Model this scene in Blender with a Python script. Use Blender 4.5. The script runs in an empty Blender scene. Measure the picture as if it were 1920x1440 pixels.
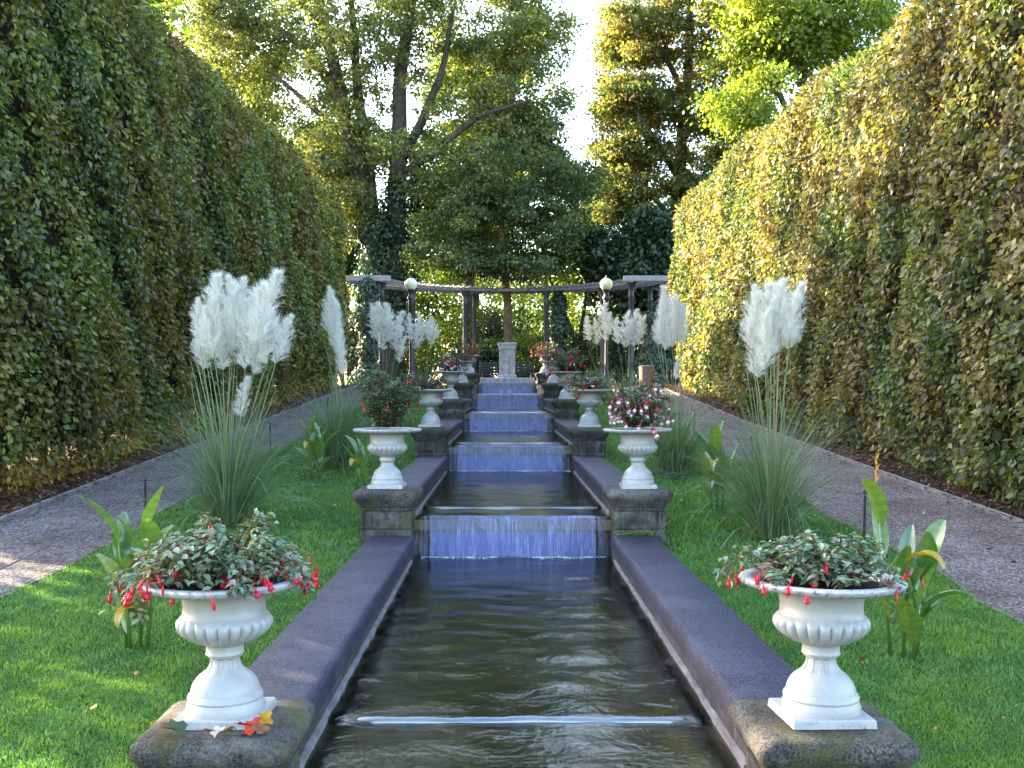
import bpy, bmesh, math, random
import numpy as np
from mathutils import Vector, Matrix
R = random.Random(7)
G = np.random.default_rng(11)
C = bpy.context.scene.collection
PI = math.pi
ZC = 1.85                      # eye height
F = 2000.0                     # focal length in photo pixels

# ------------------------------------------------------------------ helpers
def link(o, parent=None):
    C.objects.link(o)
    if parent is not None: o.parent = parent
    return o
def tag(o, label=None, cat=None, group=None, kind=None):
    if label: o['label'] = label
    if cat: o['category'] = cat
    if group: o['group'] = group
    if kind: o['kind'] = kind
    return o
def thing(name, label, cat, loc=(0, 0, 0), group=None, rz=0):
    o = bpy.data.objects.new(name, None); link(o)
    o.empty_display_size = .1
    o.location = loc; o.rotation_euler = (0, 0, rz)
    return tag(o, label, cat, group)
def copy_tree(o, parent=None):
    c = o.copy(); C.objects.link(c); c.parent = parent
    for ch in list(o.children): copy_tree(ch, c)
    return c
def raw_mesh(name, verts, faces_flat, starts, totals, mat, smooth=False, rnd=None):
    me = bpy.data.meshes.new(name)
    verts = np.asarray(verts, dtype=np.float32).reshape(-1, 3)
    me.vertices.add(len(verts)); me.vertices.foreach_set('co', verts.ravel())
    faces_flat = np.asarray(faces_flat, dtype=np.int32)
    me.loops.add(len(faces_flat)); me.loops.foreach_set('vertex_index', faces_flat)
    n = len(starts)
    me.polygons.add(n)
    me.polygons.foreach_set('loop_start', np.asarray(starts, dtype=np.int32))
    me.polygons.foreach_set('loop_total', np.asarray(totals, dtype=np.int32))
    if smooth: me.polygons.foreach_set('use_smooth', np.ones(n, dtype=bool))
    me.update(calc_edges=True)
    if rnd is not None:
        a = me.attributes.new('rnd', 'FLOAT', 'FACE')
        a.data.foreach_set('value', np.asarray(rnd, dtype=np.float32))
    if mat: me.materials.append(mat)
    return me
def mobj(name, me, parent=None):
    return link(bpy.data.objects.new(name, me), parent)
def norm(a):
    return a / np.maximum(np.linalg.norm(a, axis=-1, keepdims=True), 1e-9)
def rvec(n): return norm(G.normal(size=(n, 3)))

def leaves(name, P, D, N, L, W, mat, rnd=None, parent=None, fold=.12, rich=True, curl=0.0):
    """many leaves: two folded halves each"""
    n = len(P)
    D = norm(D); S = norm(np.cross(D, N)); U = np.cross(S, D)
    L = np.broadcast_to(L, (n,))[:, None]; W = np.broadcast_to(W, (n,))[:, None]
    if rnd is None: rnd = G.random(n)
    up = U * W * fold
    if rich:
        t = P + D * L - U * L * curl
        v = np.stack([P, P + D*L*.3 + S*W*.46 + up, P + D*L*.68 + S*W*.36 + up - U*L*curl*.5, t,
                      P + D*L*.68 - S*W*.36 + up - U*L*curl*.5, P + D*L*.3 - S*W*.46 + up], 1).reshape(-1, 3)
        base = (np.arange(n) * 6)[:, None]
        f = (base + np.array([[0, 1, 2, 3, 0, 3, 4, 5]])).ravel()
        m = n * 2; tot = np.full(m, 4); st = np.arange(m) * 4
    else:
        v = np.stack([P, P + D*L*.45 + S*W*.5 + up, P + D*L, P + D*L*.45 - S*W*.5 + up], 1).reshape(-1, 3)
        base = (np.arange(n) * 4)[:, None]
        f = (base + np.array([[0, 1, 2, 0, 2, 3]])).ravel()
        m = n * 2; tot = np.full(m, 3); st = np.arange(m) * 3
    me = raw_mesh(name, v, f, st, tot, mat, rnd=np.repeat(rnd, 2))
    return mobj(name, me, parent)
def ribbons(name, paths, widths, side, mat, parent=None, rnd=None, obj=True):
    """paths (n,k,3), widths (n,k), side (n,3)"""
    n, k, _ = paths.shape
    s = norm(side)[:, None, :] * widths[:, :, None] * .5
    v = np.stack([paths - s, paths + s], 2).reshape(-1, 3)     # n,k,2
    base = (np.arange(n) * k * 2)[:, None] + (np.arange(k - 1) * 2)[None, :]
    base = base.reshape(-1, 1)
    f = (base + np.array([[0, 1, 3, 2]])).ravel()
    m = n * (k - 1)
    if rnd is None: rnd = G.random(n)
    me = raw_mesh(name, v, f, np.arange(m) * 4, np.full(m, 4), mat, smooth=True, rnd=np.repeat(rnd, k - 1))
    return mobj(name, me, parent) if obj else me
class MB:
    def __init__(s): s.v = []; s.f = []; s.n = 0
    def add(s, v, f):
        s.v.append(np.asarray(v, dtype=float).reshape(-1, 3)); s.f += [tuple(i + s.n for i in q) for q in f]; s.n += len(s.v[-1])
    def tube(s, pts, rad, n=7, caps=True):
        pts = [np.array(p, float) for p in pts]; k = len(pts)
        if not hasattr(rad, '__len__'): rad = [rad] * k
        ring = []; ref = None
        for i in range(k):
            t = pts[min(i + 1, k - 1)] - pts[max(i - 1, 0)]; t /= max(np.linalg.norm(t), 1e-9)
            if ref is None:
                ref = np.cross(t, [0, 0, 1.0]) if abs(t[2]) < .9 else np.cross(t, [1.0, 0, 0])
            a = ref - t * ref.dot(t); a /= max(np.linalg.norm(a), 1e-9); ref = a
            b = np.cross(t, a)
            th = np.arange(n) * 2 * PI / n
            ring.append(pts[i] + rad[i] * (np.cos(th)[:, None] * a + np.sin(th)[:, None] * b))
        v = np.concatenate(ring); f = []
        for i in range(k - 1):
            for j in range(n):
                f.append((i*n + j, i*n + (j+1) % n, (i+1)*n + (j+1) % n, (i+1)*n + j))
        if caps: f.append(tuple(range(n))[::-1]); f.append(tuple((k-1)*n + j for j in range(n)))
        s.add(v, f)
    def lathe(s, prof, n=32, c=(0, 0, 0), fn=None, caps=True):
        v = []; f = []; k = len(prof)
        for i, (r, z) in enumerate(prof):
            for j in range(n):
                th = 2 * PI * j / n
                rr = r if fn is None else fn(r, z, th, i)
                v.append((c[0] + rr*math.cos(th), c[1] + rr*math.sin(th), c[2] + z))
        for i in range(k - 1):
            for j in range(n):
                f.append((i*n + j, i*n + (j+1) % n, (i+1)*n + (j+1) % n, (i+1)*n + j))
        if caps:
            f.append(tuple(range(n))[::-1]); f.append(tuple((k-1)*n + j for j in range(n)))
        s.add(v, f)
    def box(s, x0, x1, y0, y1, z0, z1):
        v = [(x, y, z) for z in (z0, z1) for y in (y0, y1) for x in (x0, x1)]
        s.add(v, [(0, 2, 3, 1), (4, 5, 7, 6), (0, 1, 5, 4), (2, 6, 7, 3), (0, 4, 6, 2), (1, 3, 7, 5)])
    def loft(s, prof, x0, x1, y0, y1, cr=.03, nc=4, jag=0, sub=6):
        """stack of rounded rectangles; prof = [(z, outset)]"""
        ring = []
        def outline(o):
            pts = []
            r = cr
            X0, X1, Y0, Y1 = x0 - o, x1 + o, y0 - o, y1 + o
            cs = [(X1 - r, Y1 - r, 0), (X0 + r, Y1 - r, PI/2), (X0 + r, Y0 + r, PI), (X1 - r, Y0 + r, 1.5*PI)]
            for ci, (cx, cy, a0) in enumerate(cs):
                for q in range(nc + 1):
                    a = a0 + q * PI / 2 / nc
                    pts.append((cx + r*math.cos(a), cy + r*math.sin(a)))
                nx = cs[(ci + 1) % 4]; a = nx[2]
                e = (nx[0] + r*math.cos(a), nx[1] + r*math.sin(a)); b = pts[-1]
                for q in range(1, sub): pts.append((b[0] + (e[0]-b[0])*q/sub, b[1] + (e[1]-b[1])*q/sub))
            return pts
        v = []; f = []
        for z, o in prof:
            pts = outline(o); n = len(pts)
            for p in pts: v.append((p[0] + R.uniform(-jag, jag), p[1] + R.uniform(-jag, jag), z + R.uniform(-jag, jag) * .6))
        k = len(prof)
        for i in range(k - 1):
            for j in range(n): f.append((i*n + j, i*n + (j+1) % n, (i+1)*n + (j+1) % n, (i+1)*n + j))
        f.append(tuple(range(n))[::-1]); f.append(tuple((k-1)*n + j for j in range(n)))
        s.add(v, f)
    def build(s, name, mat, parent=None, smooth=False, auto=None, mesh_only=False):
        me = bpy.data.meshes.new(name)
        me.from_pydata(np.concatenate(s.v).tolist(), [], s.f); me.update()
        me.materials.append(mat)
        if smooth or auto is not None:
            me.polygons.foreach_set('use_smooth', np.ones(len(me.polygons), dtype=bool))
            if auto is not None: me.set_sharp_from_angle(angle=math.radians(auto))
        if mesh_only: return me
        return mobj(name, me, parent)
def bevel(o, w=.008, seg=2):
    m = o.modifiers.new('bevel', 'BEVEL'); m.width = w; m.segments = seg; m.limit_method = 'ANGLE'; return o

# ------------------------------------------------------------------ materials
def newmat(name):
    m = bpy.data.materials.new(name); m.use_nodes = True
    nt = m.node_tree; nt.nodes.clear()
    out = nt.nodes.new('ShaderNodeOutputMaterial')
    return m, nt, out
def nd(nt, t, **kw):
    n = nt.nodes.new(t)
    for k, v in kw.items():
        if k in n.inputs.keys() if hasattr(n.inputs, 'keys') else False: n.inputs[k].default_value = v
        else: setattr(n, k, v)
    return n
def ramp(nt, fac, stops, interp='LINEAR'):
    r = nt.nodes.new('ShaderNodeValToRGB'); r.color_ramp.interpolation = interp
    e = r.color_ramp.elements
    while len(e) < len(stops): e.new(.5)
    for i, (p, c) in enumerate(stops):
        e[i].position = p; e[i].color = (*c, 1) if len(c) == 3 else c
    nt.links.new(fac, r.inputs[0]); return r.outputs[0]
def noise(nt, scale, detail=4, rough=.6, vec=None, dist=0):
    n = nt.nodes.new('ShaderNodeTexNoise'); n.inputs['Scale'].default_value = scale
    n.inputs['Detail'].default_value = detail; n.inputs['Roughness'].default_value = rough; n.inputs['Distortion'].default_value = dist
    if vec is not None: nt.links.new(vec, n.inputs['Vector'])
    return n.outputs[0]
def pos(nt, sc=(1, 1, 1)):
    g = nt.nodes.new('ShaderNodeNewGeometry'); m = nt.nodes.new('ShaderNodeMapping')
    m.inputs['Scale'].default_value = sc
    nt.links.new(g.outputs['Position'], m.inputs['Vector']); return m.outputs[0]
def objpos(nt, sc=(1, 1, 1)):
    g = nt.nodes.new('ShaderNodeTexCoord'); m = nt.nodes.new('ShaderNodeMapping')
    m.inputs['Scale'].default_value = sc
    nt.links.new(g.outputs['Object'], m.inputs['Vector']); return m.outputs[0]
def mix(nt, a, b, fac, mode='MIX'):
    m = nt.nodes.new('ShaderNodeMix'); m.data_type = 'RGBA'; m.blend_type = mode
    for s, val in ((6, a), (7, b)):
        if isinstance(val, tuple): m.inputs[s].default_value = (*val, 1)
        else: nt.links.new(val, m.inputs[s])
    if isinstance(fac, (int, float)): m.inputs[0].default_value = fac
    else: nt.links.new(fac, m.inputs[0])
    return m.outputs[2]
def bump(nt, h, strength=.3, dist=.01, nrm=None):
    b = nt.nodes.new('ShaderNodeBump'); b.inputs['Strength'].default_value = strength; b.inputs['Distance'].default_value = dist
    nt.links.new(h, b.inputs['Height'])
    if nrm is not None: nt.links.new(nrm, b.inputs['Normal'])
    return b.outputs[0]
def principled(nt, out, col, rough=.7, nrm=None, spec=.4, metal=0, coat=0):
    p = nt.nodes.new('ShaderNodeBsdfPrincipled')
    if isinstance(col, tuple): p.inputs['Base Color'].default_value = (*col, 1)
    else: nt.links.new(col, p.inputs['Base Color'])
    if isinstance(rough, (int, float)): p.inputs['Roughness'].default_value = rough
    else: nt.links.new(rough, p.inputs['Roughness'])
    p.inputs['Specular IOR Level'].default_value = spec; p.inputs['Metallic'].default_value = metal
    p.inputs['Coat Weight'].default_value = coat
    if nrm is not None: nt.links.new(nrm, p.inputs['Normal'])
    nt.links.new(p.outputs[0], out.inputs[0]); return p
def leafmat(name, stops, trans=.45, gloss=.06, rough=.45, patch=None, pscale=.6, tboost=1.3, tblue=.45):
    """thin leaf: diffuse + translucent + a little gloss; per-leaf colour from the 'rnd' attribute"""
    m, nt, out = newmat(name)
    at = nt.nodes.new('ShaderNodeAttribute'); at.attribute_name = 'rnd'
    col = ramp(nt, at.outputs['Fac'], stops)
    if patch:
        n = noise(nt, pscale, 4, .65, pos(nt))
        f = ramp(nt, n, [(.42, (0, 0, 0)), (.62, (1, 1, 1))])
        col2 = ramp(nt, at.outputs['Fac'], patch)
        col = mix(nt, col, col2, f)
    d = nt.nodes.new('ShaderNodeBsdfDiffuse'); t = nt.nodes.new('ShaderNodeBsdfTranslucent'); g = nt.nodes.new('ShaderNodeBsdfGlossy')
    g.inputs['Roughness'].default_value = rough; g.inputs['Color'].default_value = (1, 1, 1, 1)
    nt.links.new(col, d.inputs[0])
    tc = mix(nt, col, (tboost, tboost, tboost*tblue), 1.0, 'MULTIPLY'); nt.links.new(tc, t.inputs[0])
    m1 = nt.nodes.new('ShaderNodeMixShader'); m1.inputs[0].default_value = trans
    nt.links.new(d.outputs[0], m1.inputs[1]); nt.links.new(t.outputs[0], m1.inputs[2])
    m2 = nt.nodes.new('ShaderNodeMixShader'); m2.inputs[0].default_value = gloss
    nt.links.new(m1.outputs[0], m2.inputs[1]); nt.links.new(g.outputs[0], m2.inputs[2])
    nt.links.new(m2.outputs[0], out.inputs[0]); return m
def stone(name, a, b, c=None, scale=6, rough=.8, moss=None, mossf=(.5, .62), speck=.0, bstr=.4, streak=None, spec=.3):
    m, nt, out = newmat(name); P = pos(nt)
    n1 = noise(nt, scale, 8, .65, P); n2 = noise(nt, scale * 22, 3, .6, P)
    st = [(.3, a), (.7, b)] if c is None else [(.28, a), (.5, b), (.75, c)]
    col = ramp(nt, n1, st)
    if speck:
        v = noise(nt, 105, 3, .75, P)
        col = mix(nt, col, ramp(nt, v, [(.40, (.08, .08, .09)), (.60, (.96, .95, .98))]), speck, 'OVERLAY')
        if speck > .9: col = mix(nt, col, (.105, .10, .15), ramp(nt, v, [(.53, (0, 0, 0)), (.62, (.75, .75, .75))]))
        if speck > .9: col = mix(nt, col, (.004, .004, .010), ramp(nt, v, [(.40, (.8, .8, .8)), (.47, (0, 0, 0))]))
        dust = noise(nt, 1.7, 7, .8, P)
        col = mix(nt, col, tuple(min(1, q * 1.5 + .012) for q in (c or b)), ramp(nt, dust, [(.52, (0, 0, 0)), (.66, (.55, .55, .55))]))
    if streak:
        s = noise(nt, 3, 4, .7, pos(nt, (9, 9, .7)))
        col = mix(nt, col, streak, ramp(nt, s, [(.55, (0, 0, 0)), (.68, (1, 1, 1))]))
    if moss:
        q = noise(nt, 4.5, 6, .7, P)
        col = mix(nt, col, moss, ramp(nt, q, [(mossf[0], (0, 0, 0)), (mossf[1], (.85, .85, .85))]))
    nr = bump(nt, n2, bstr, .004); nr = bump(nt, n1, bstr, .02, nr)
    principled(nt, out, col, rough, nr, spec); return m

M = {}
M['granite'] = stone('granite', (.007, .007, .019), (.015, .0145, .034), (.034, .033, .060), 2.6, .6, speck=.95, bstr=.9, spec=.4)
M['wall_stone'] = stone('channel_wall', (.012, .011, .014), (.05, .045, .055), (.11, .10, .12), 3, .45, streak=(.30, .29, .33), moss=(.03, .035, .012), bstr=.8, spec=.5)
M['pedestal'] = stone('pedestal_stone', (.026, .024, .022), (.062, .056, .050), (.13, .12, .105), 7, .9, moss=(.085, .085, .018), mossf=(.5, .68), speck=.8, bstr=1)
M['pedestal_body'] = stone('pedestal_block', (.022, .021, .02), (.06, .055, .05), (.20, .185, .16), 9, .9, moss=(.06, .06, .012), mossf=(.52, .7), speck=.2, bstr=1, streak=(.015, .013, .014))
M['slab'] = stone('wet_slab', (.06, .05, .03), (.15, .12, .065), (.25, .20, .11), 5, .5, moss=(.10, .09, .02), bstr=.5)
M['floor'] = stone('basin_floor', (.025, .025, .006), (.10, .095, .022), (.21, .20, .055), 4, .6, moss=(.045, .06, .008), mossf=(.42, .6), bstr=.5)
M['kerb'] = stone('kerb_stone', (.14, .12, .12), (.3, .27, .27), None, 7, .9, bstr=.7)
M['monument'] = stone('monument_stone', (.24, .22, .23), (.42, .39, .40), (.55, .52, .52), 9, .85, streak=(.2, .18, .18), bstr=.4)
M['fall_panel'] = stone('fall_panel', (.03, .045, .20), (.06, .085, .33), (.09, .12, .42), 3, .3, bstr=.3, spec=.6)  # blue of the sky put into the stone colour behind the falls

def white_iron():
    m, nt, out = newmat('white_painted_iron'); P = pos(nt)
    n = noise(nt, 9, 6, .7, P); n2 = noise(nt, 60, 4, .7, P)
    col = ramp(nt, n, [(.3, (.35, .34, .325)), (.6, (.44, .432, .428))])
    g = nt.nodes.new('ShaderNodeTexCoord'); sx = nt.nodes.new('ShaderNodeSeparateXYZ'); nt.links.new(g.outputs['Object'], sx.inputs[0])
    # flaked dark rust specks, thickest on the rim ornament and at the foot plate
    zr = ramp(nt, sx.outputs[2], [(.0, (1, 1, 1)), (.035, (.1, .1, .1)), (.44, (.0, .0, .0)), (.475, (1, 1, 1))])
    sp = ramp(nt, n2, [(.56, (0, 0, 0)), (.64, (1, 1, 1))])
    f = mix(nt, (0, 0, 0), zr, sp)
    col = mix(nt, col, (.13, .09, .07), f)
    wear = ramp(nt, n2, [(.68, (0, 0, 0)), (.74, (.6, .6, .6))])
    col = mix(nt, col, (.3, .26, .22), wear)
    geo = nt.nodes.new('ShaderNodeNewGeometry')
    crev = ramp(nt, geo.outputs['Pointiness'], [(.455, (.55, .55, .55)), (.49, (0, 0, 0))])
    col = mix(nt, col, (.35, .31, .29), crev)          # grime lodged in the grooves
    principled(nt, out, col, .38, bump(nt, n, .15, .004), .5); return m
M['white'] = white_iron()

def simple(name, col, rough=.6, spec=.4, sc=30, bs=.2, col2=None, metal=0):
    m, nt, out = newmat(name); n = noise(nt, sc, 4, .6, objpos(nt))
    c = ramp(nt, n, [(.3, col), (.7, col2 or tuple(min(1, x * 1.5) for x in col))])
    principled(nt, out, c, rough, bump(nt, n, bs, .003), spec, metal); return m
M['soil'] = simple('potting_soil', (.012, .008, .006), .95, .2, 60, 1, (.05, .03, .02))
M['iron'] = simple('dark_iron', (.012, .013, .022), .45, .5, 20, .1, (.022, .024, .04))
M['post'] = simple('post_iron', (.012, .012, .016), .5, .5, 20, .2)
M['rope'] = simple('rope_fibre', (.10, .095, .10), .9, .2, 300, .8, (.2, .19, .2))
M['beam'] = simple('weathered_wood', (.07, .065, .065), .85, .3, 12, .4, (.26, .245, .25))
M['pale_beam'] = simple('pale_painted_beam', (.22, .21, .21), .85, .3, 12, .4, (.38, .37, .37))
M['bench'] = simple('dark_bench_wood', (.012, .012, .016), .6, .4, 30, .2)
M['bin'] = simple('bin_wood', (.16, .10, .075), .8, .3, 14, .4, (.32, .22, .18))
M['bark'] = stone('bark', (.03, .025, .02), (.075, .062, .048), (.15, .125, .095), 5, .95, bstr=1.2, moss=(.05, .05, .012), mossf=(.52, .7))
M['bark_w'] = stone('bark_sunlit', (.06, .04, .02), (.13, .09, .045), (.2, .15, .08), 5, .95, bstr=1.2, moss=(.08, .07, .015), mossf=(.5, .7))  # bark with the sun's warm light on the slender trunk put into its colour
def globe_mat():
    m, nt, out = newmat('frosted_globe')
    n = noise(nt, 8, 3, .6, objpos(nt))
    p = principled(nt, out, ramp(nt, n, [(.3, (.72, .66, .40)), (.7, (.82, .78, .55))]), .25, None, .5)
    p.inputs['Subsurface Weight'].default_value = .4; p.inputs['Subsurface Radius'].default_value = (.2, .2, .1); p.inputs['Subsurface Scale'].default_value = .3
    return m
M['globe'] = globe_mat()

def gravel():
    m, nt, out = newmat('gravel'); P = pos(nt)
    v = nt.nodes.new('ShaderNodeTexVoronoi'); v.inputs['Scale'].default_value = 62; nt.links.new(P, v.inputs['Vector'])
    n = noise(nt, 1.2, 6, .65, P)
    c1 = ramp(nt, v.outputs['Color'], [(.1, (.07, .057, .055)), (.5, (.18, .15, .145)), (.9, (.42, .37, .355))])
    c = mix(nt, c1, ramp(nt, n, [(.3, (.5, .46, .44)), (.7, (1, 1, 1))]), 1.0, 'MULTIPLY')
    principled(nt, out, c, .9, bump(nt, v.outputs['Distance'], .9, .012), .25); return m
M['gravel'] = gravel()
def earth(name, a, b, sc=9):
    m, nt, out = newmat(name); P = pos(nt)
    n = noise(nt, sc, 8, .75, P)
    principled(nt, out, ramp(nt, n, [(.3, a), (.7, b)]), .95, bump(nt, n, 1, .03), .2); return m
M['bed'] = earth('bed_soil', (.02, .012, .008), (.085, .05, .03), 14)
M['lawn'] = earth('lawn_base', (.02, .07, .012), (.06, .14, .025), 30)
M['ground'] = earth('far_ground', (.03, .04, .015), (.07, .07, .03), 2)
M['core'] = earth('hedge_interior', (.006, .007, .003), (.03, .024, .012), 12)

def water_mat(name, rip, bs, tint, deep=1.0):
    m, nt, out = newmat(name)
    P = pos(nt, (1, 1.0, 1)); n1 = noise(nt, rip, 4, .6, P, .8); n2 = noise(nt, rip * 5.2, 4, .65, P, .5)
    n3 = noise(nt, rip * 13, 2, .5, P, .2)
    nr = bump(nt, n1, bs, .0125); nr = bump(nt, n2, bs, .0032, nr); nr = bump(nt, n3, bs, .0005, nr)
    fr = nt.nodes.new('ShaderNodeFresnel'); fr.inputs['IOR'].default_value = 1.75; nt.links.new(nr, fr.inputs['Normal'])
    g = nt.nodes.new('ShaderNodeBsdfGlossy'); g.inputs['Roughness'].default_value = .03; nt.links.new(nr, g.inputs['Normal'])
    t = nt.nodes.new('ShaderNodeBsdfRefraction'); t.inputs['Color'].default_value = (*tint, 1); t.inputs['IOR'].default_value = 1.05
    t.inputs['Roughness'].default_value = .04; nt.links.new(nr, t.inputs['Normal'])
    tr = nt.nodes.new('ShaderNodeBsdfTransparent'); tr.inputs[0].default_value = (*tint, 1)
    mt = nt.nodes.new('ShaderNodeMixShader'); mt.inputs[0].default_value = .6
    nt.links.new(t.outputs[0], mt.inputs[1]); nt.links.new(tr.outputs[0], mt.inputs[2])
    mx = nt.nodes.new('ShaderNodeMixShader'); nt.links.new(fr.outputs[0], mx.inputs[0])
    nt.links.new(mt.outputs[0], mx.inputs[1]); nt.links.new(g.outputs[0], mx.inputs[2])
    nt.links.new(mx.outputs[0], out.inputs[0]); return m
M['water'] = water_mat('pool_water', 5.5, .5, (.70, .76, .55))
def ridge_mat():
    m, nt, out = newmat('smooth_overflow')
    g = nt.nodes.new('ShaderNodeBsdfGlossy'); g.inputs['Roughness'].default_value = .12; g.inputs['Color'].default_value = (.85, .88, 1, 1)
    t = nt.nodes.new('ShaderNodeBsdfTransparent'); t.inputs[0].default_value = (.8, .85, .8, 1)
    mx = nt.nodes.new('ShaderNodeMixShader'); mx.inputs[0].default_value = .24
    nt.links.new(t.outputs[0], mx.inputs[1]); nt.links.new(g.outputs[0], mx.inputs[2]); nt.links.new(mx.outputs[0], out.inputs[0]); return m
M['water_ridge'] = ridge_mat()
def fall_mat():
    m, nt, out = newmat('falling_water')
    P = pos(nt, (46, 20, 1.3)); n = noise(nt, 2.2, 6, .85, P, .35); P2 = pos(nt, (6, 13, 1.6)); n2 = noise(nt, 2, 3, .6, P2)
    f = mix(nt, ramp(nt, n, [(.42, (.10, .10, .10)), (.62, (.9, .9, .9))]), ramp(nt, n2, [(.32, (.4, .4, .4)), (.6, (1, 1, 1))]), 1, 'MULTIPLY')
    nr = bump(nt, n, .8, .02)
    p = nt.nodes.new('ShaderNodeBsdfPrincipled'); p.inputs['Base Color'].default_value = (.36, .41, .74, 1)  # reflected sky blue painted into the water's base colour
    p.inputs['Roughness'].default_value = .22; nt.links.new(nr, p.inputs['Normal'])
    tr = nt.nodes.new('ShaderNodeBsdfTransparent'); tr.inputs[0].default_value = (.85, .88, .97, 1)
    gl = nt.nodes.new('ShaderNodeBsdfGlossy'); gl.inputs['Roughness'].default_value = .08; nt.links.new(nr, gl.inputs['Normal'])
    m0 = nt.nodes.new('ShaderNodeMixShader'); m0.inputs[0].default_value = .1
    nt.links.new(tr.outputs[0], m0.inputs[1]); nt.links.new(gl.outputs[0], m0.inputs[2])
    mx = nt.nodes.new('ShaderNodeMixShader'); nt.links.new(f, mx.inputs[0])
    nt.links.new(m0.outputs[0], mx.inputs[1]); nt.links.new(p.outputs[0], mx.inputs[2])
    nt.links.new(mx.outputs[0], out.inputs[0]); return m
M['fall'] = fall_mat()
M['foam'] = simple('foam', (.55, .6, .72), .35, .5, 80, .5, (.85, .87, .92))

M['hedgeL'] = leafmat('hedge_green_leaves', [(0, (.03, .055, .016)), (.42, (.11, .165, .036)), (.75, (.23, .27, .055)), (1, (.42, .37, .08))],
                      patch=[(0, (.07, .052, .014)), (.5, (.17, .14, .03)), (1, (.29, .19, .05))], pscale=.75, trans=.38, gloss=.035)
M['hedgeR'] = leafmat('hedge_autumn_leaves', [(0, (.055, .042, .018)), (.4, (.18, .145, .05)), (.75, (.32, .265, .085)), (1, (.46, .34, .15))],
                      patch=[(0, (.028, .06, .022)), (.5, (.11, .165, .05)), (1, (.27, .28, .08))], pscale=.9, trans=.38, gloss=.035)
M['mapleA'] = leafmat('maple_leaves', [(0, (.055, .09, .03)), (.5, (.15, .19, .06)), (.85, (.30, .30, .09)), (1, (.44, .32, .09))], trans=.5, gloss=.03)
M['mapleB'] = leafmat('copper_leaves', [(0, (.045, .08, .03)), (.45, (.14, .18, .06)), (.76, (.31, .27, .08)), (1, (.40, .15, .08))], trans=.5, gloss=.03)
M['green'] = leafmat('fresh_green_leaves', [(0, (.035, .075, .018)), (.6, (.10, .17, .028)), (1, (.22, .25, .035))], trans=.55, gloss=.03)
M['lime'] = leafmat('lime_leaves', [(0, (.10, .17, .025)), (.6, (.24, .31, .045)), (1, (.38, .36, .06))], trans=.6, gloss=.03)
M['mapleG'] = leafmat('shaded_maple_leaves', [(0, (.03, .055, .022)), (.6, (.085, .13, .045)), (1, (.22, .24, .06))], trans=.5, gloss=.03)
M['dark'] = leafmat('dark_evergreen_leaves', [(0, (.012, .03, .014)), (.7, (.035, .07, .025)), (1, (.07, .11, .03))], trans=.3, gloss=.04)
M['ivy'] = leafmat('ivy_leaves', [(0, (.008, .025, .012)), (.7, (.02, .06, .022)), (1, (.05, .10, .03))], trans=.25, gloss=.05)
M['grass'] = leafmat('grass_blades', [(0, (.055, .155, .04)), (.5, (.11, .27, .065)), (.9, (.18, .35, .095)), (1, (.30, .36, .15))], trans=.45, gloss=.04,
                     patch=[(0, (.08, .18, .02)), (.5, (.16, .31, .04)), (1, (.27, .37, .08))], pscale=1.1)
M['fuchsia'] = leafmat('fuchsia_leaves', [(0, (.05, .10, .045)), (.4, (.13, .20, .11)), (.78, (.24, .31, .19)), (.9, (.30, .36, .24)), (1, (.20, .07, .07))], trans=.25, gloss=.08)
M['fuchsia_dark'] = leafmat('fuchsia_dark_leaves', [(0, (.025, .06, .025)), (.6, (.07, .125, .05)), (1, (.15, .17, .07))], trans=.3, gloss=.1)
M['fuchsia_grey'] = leafmat('fuchsia_greyish_leaves', [(0, (.06, .075, .05)), (.6, (.12, .13, .09)), (1, (.2, .14, .12))], trans=.3, gloss=.05)
M['pampas'] = leafmat('pampas_blades', [(0, (.05, .115, .06)), (.5, (.12, .21, .11)), (.88, (.21, .30, .14)), (1, (.40, .37, .2))], trans=.35, gloss=.08)
M['pstem'] = leafmat('pampas_stalks', [(0, (.12, .18, .06)), (.7, (.2, .26, .09)), (1, (.34, .25, .14))], trans=.1, gloss=.08)
M['plume'] = leafmat('plume_hairs', [(0, (.82, .80, .73)), (.5, (.90, .89, .84)), (1, (.94, .93, .89))], trans=.5, gloss=.02, tboost=1.0, tblue=.97)
M['canna'] = leafmat('canna_leaves', [(0, (.05, .13, .03)), (.6, (.10, .21, .045)), (1, (.22, .30, .06))], trans=.4, gloss=.1, rough=.3)
M['canna_y'] = leafmat('canna_yellowed', [(0, (.30, .26, .03)), (.6, (.55, .36, .03)), (1, (.30, .14, .05))], trans=.4, gloss=.08)
M['litter'] = leafmat('fallen_leaf_litter', [(0, (.03, .015, .01)), (.6, (.10, .05, .028)), (1, (.22, .12, .06))], trans=.2, gloss=.05)
M['red'] = simple('fuchsia_red', (.55, .008, .02), .45, .4, 90, .1, (.72, .015, .045))
M['pink'] = simple('fuchsia_pink', (.55, .02, .08), .45, .4, 90, .1, (.70, .14, .24))
M['white_petal'] = simple('white_petals', (.75, .6, .65), .5, .3, 90, .1, (.85, .8, .82))
M['twig'] = simple('brown_twigs', (.06, .035, .02), .85, .3, 40, .4, (.14, .09, .05))
M['redstem'] = simple('reddish_stems', (.10, .02, .02), .7, .3, 40, .2, (.16, .05, .03))
for nm, a, b in (('leaf_red', (.35, .02, .01), (.5, .06, .02)), ('leaf_yellow', (.55, .33, .02), (.6, .2, .02)), ('leaf_brown', (.12, .05, .025), (.25, .12, .05)),
                 ('leaf_green', (.05, .08, .04), (.09, .11, .05)), ('leaf_orange', (.45, .13, .02), (.55, .25, .05)), ('leaf_pale', (.55, .45, .42), (.7, .6, .55))):
    M[nm] = simple(nm, a, .7, .3, 35, .3, b)

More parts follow.
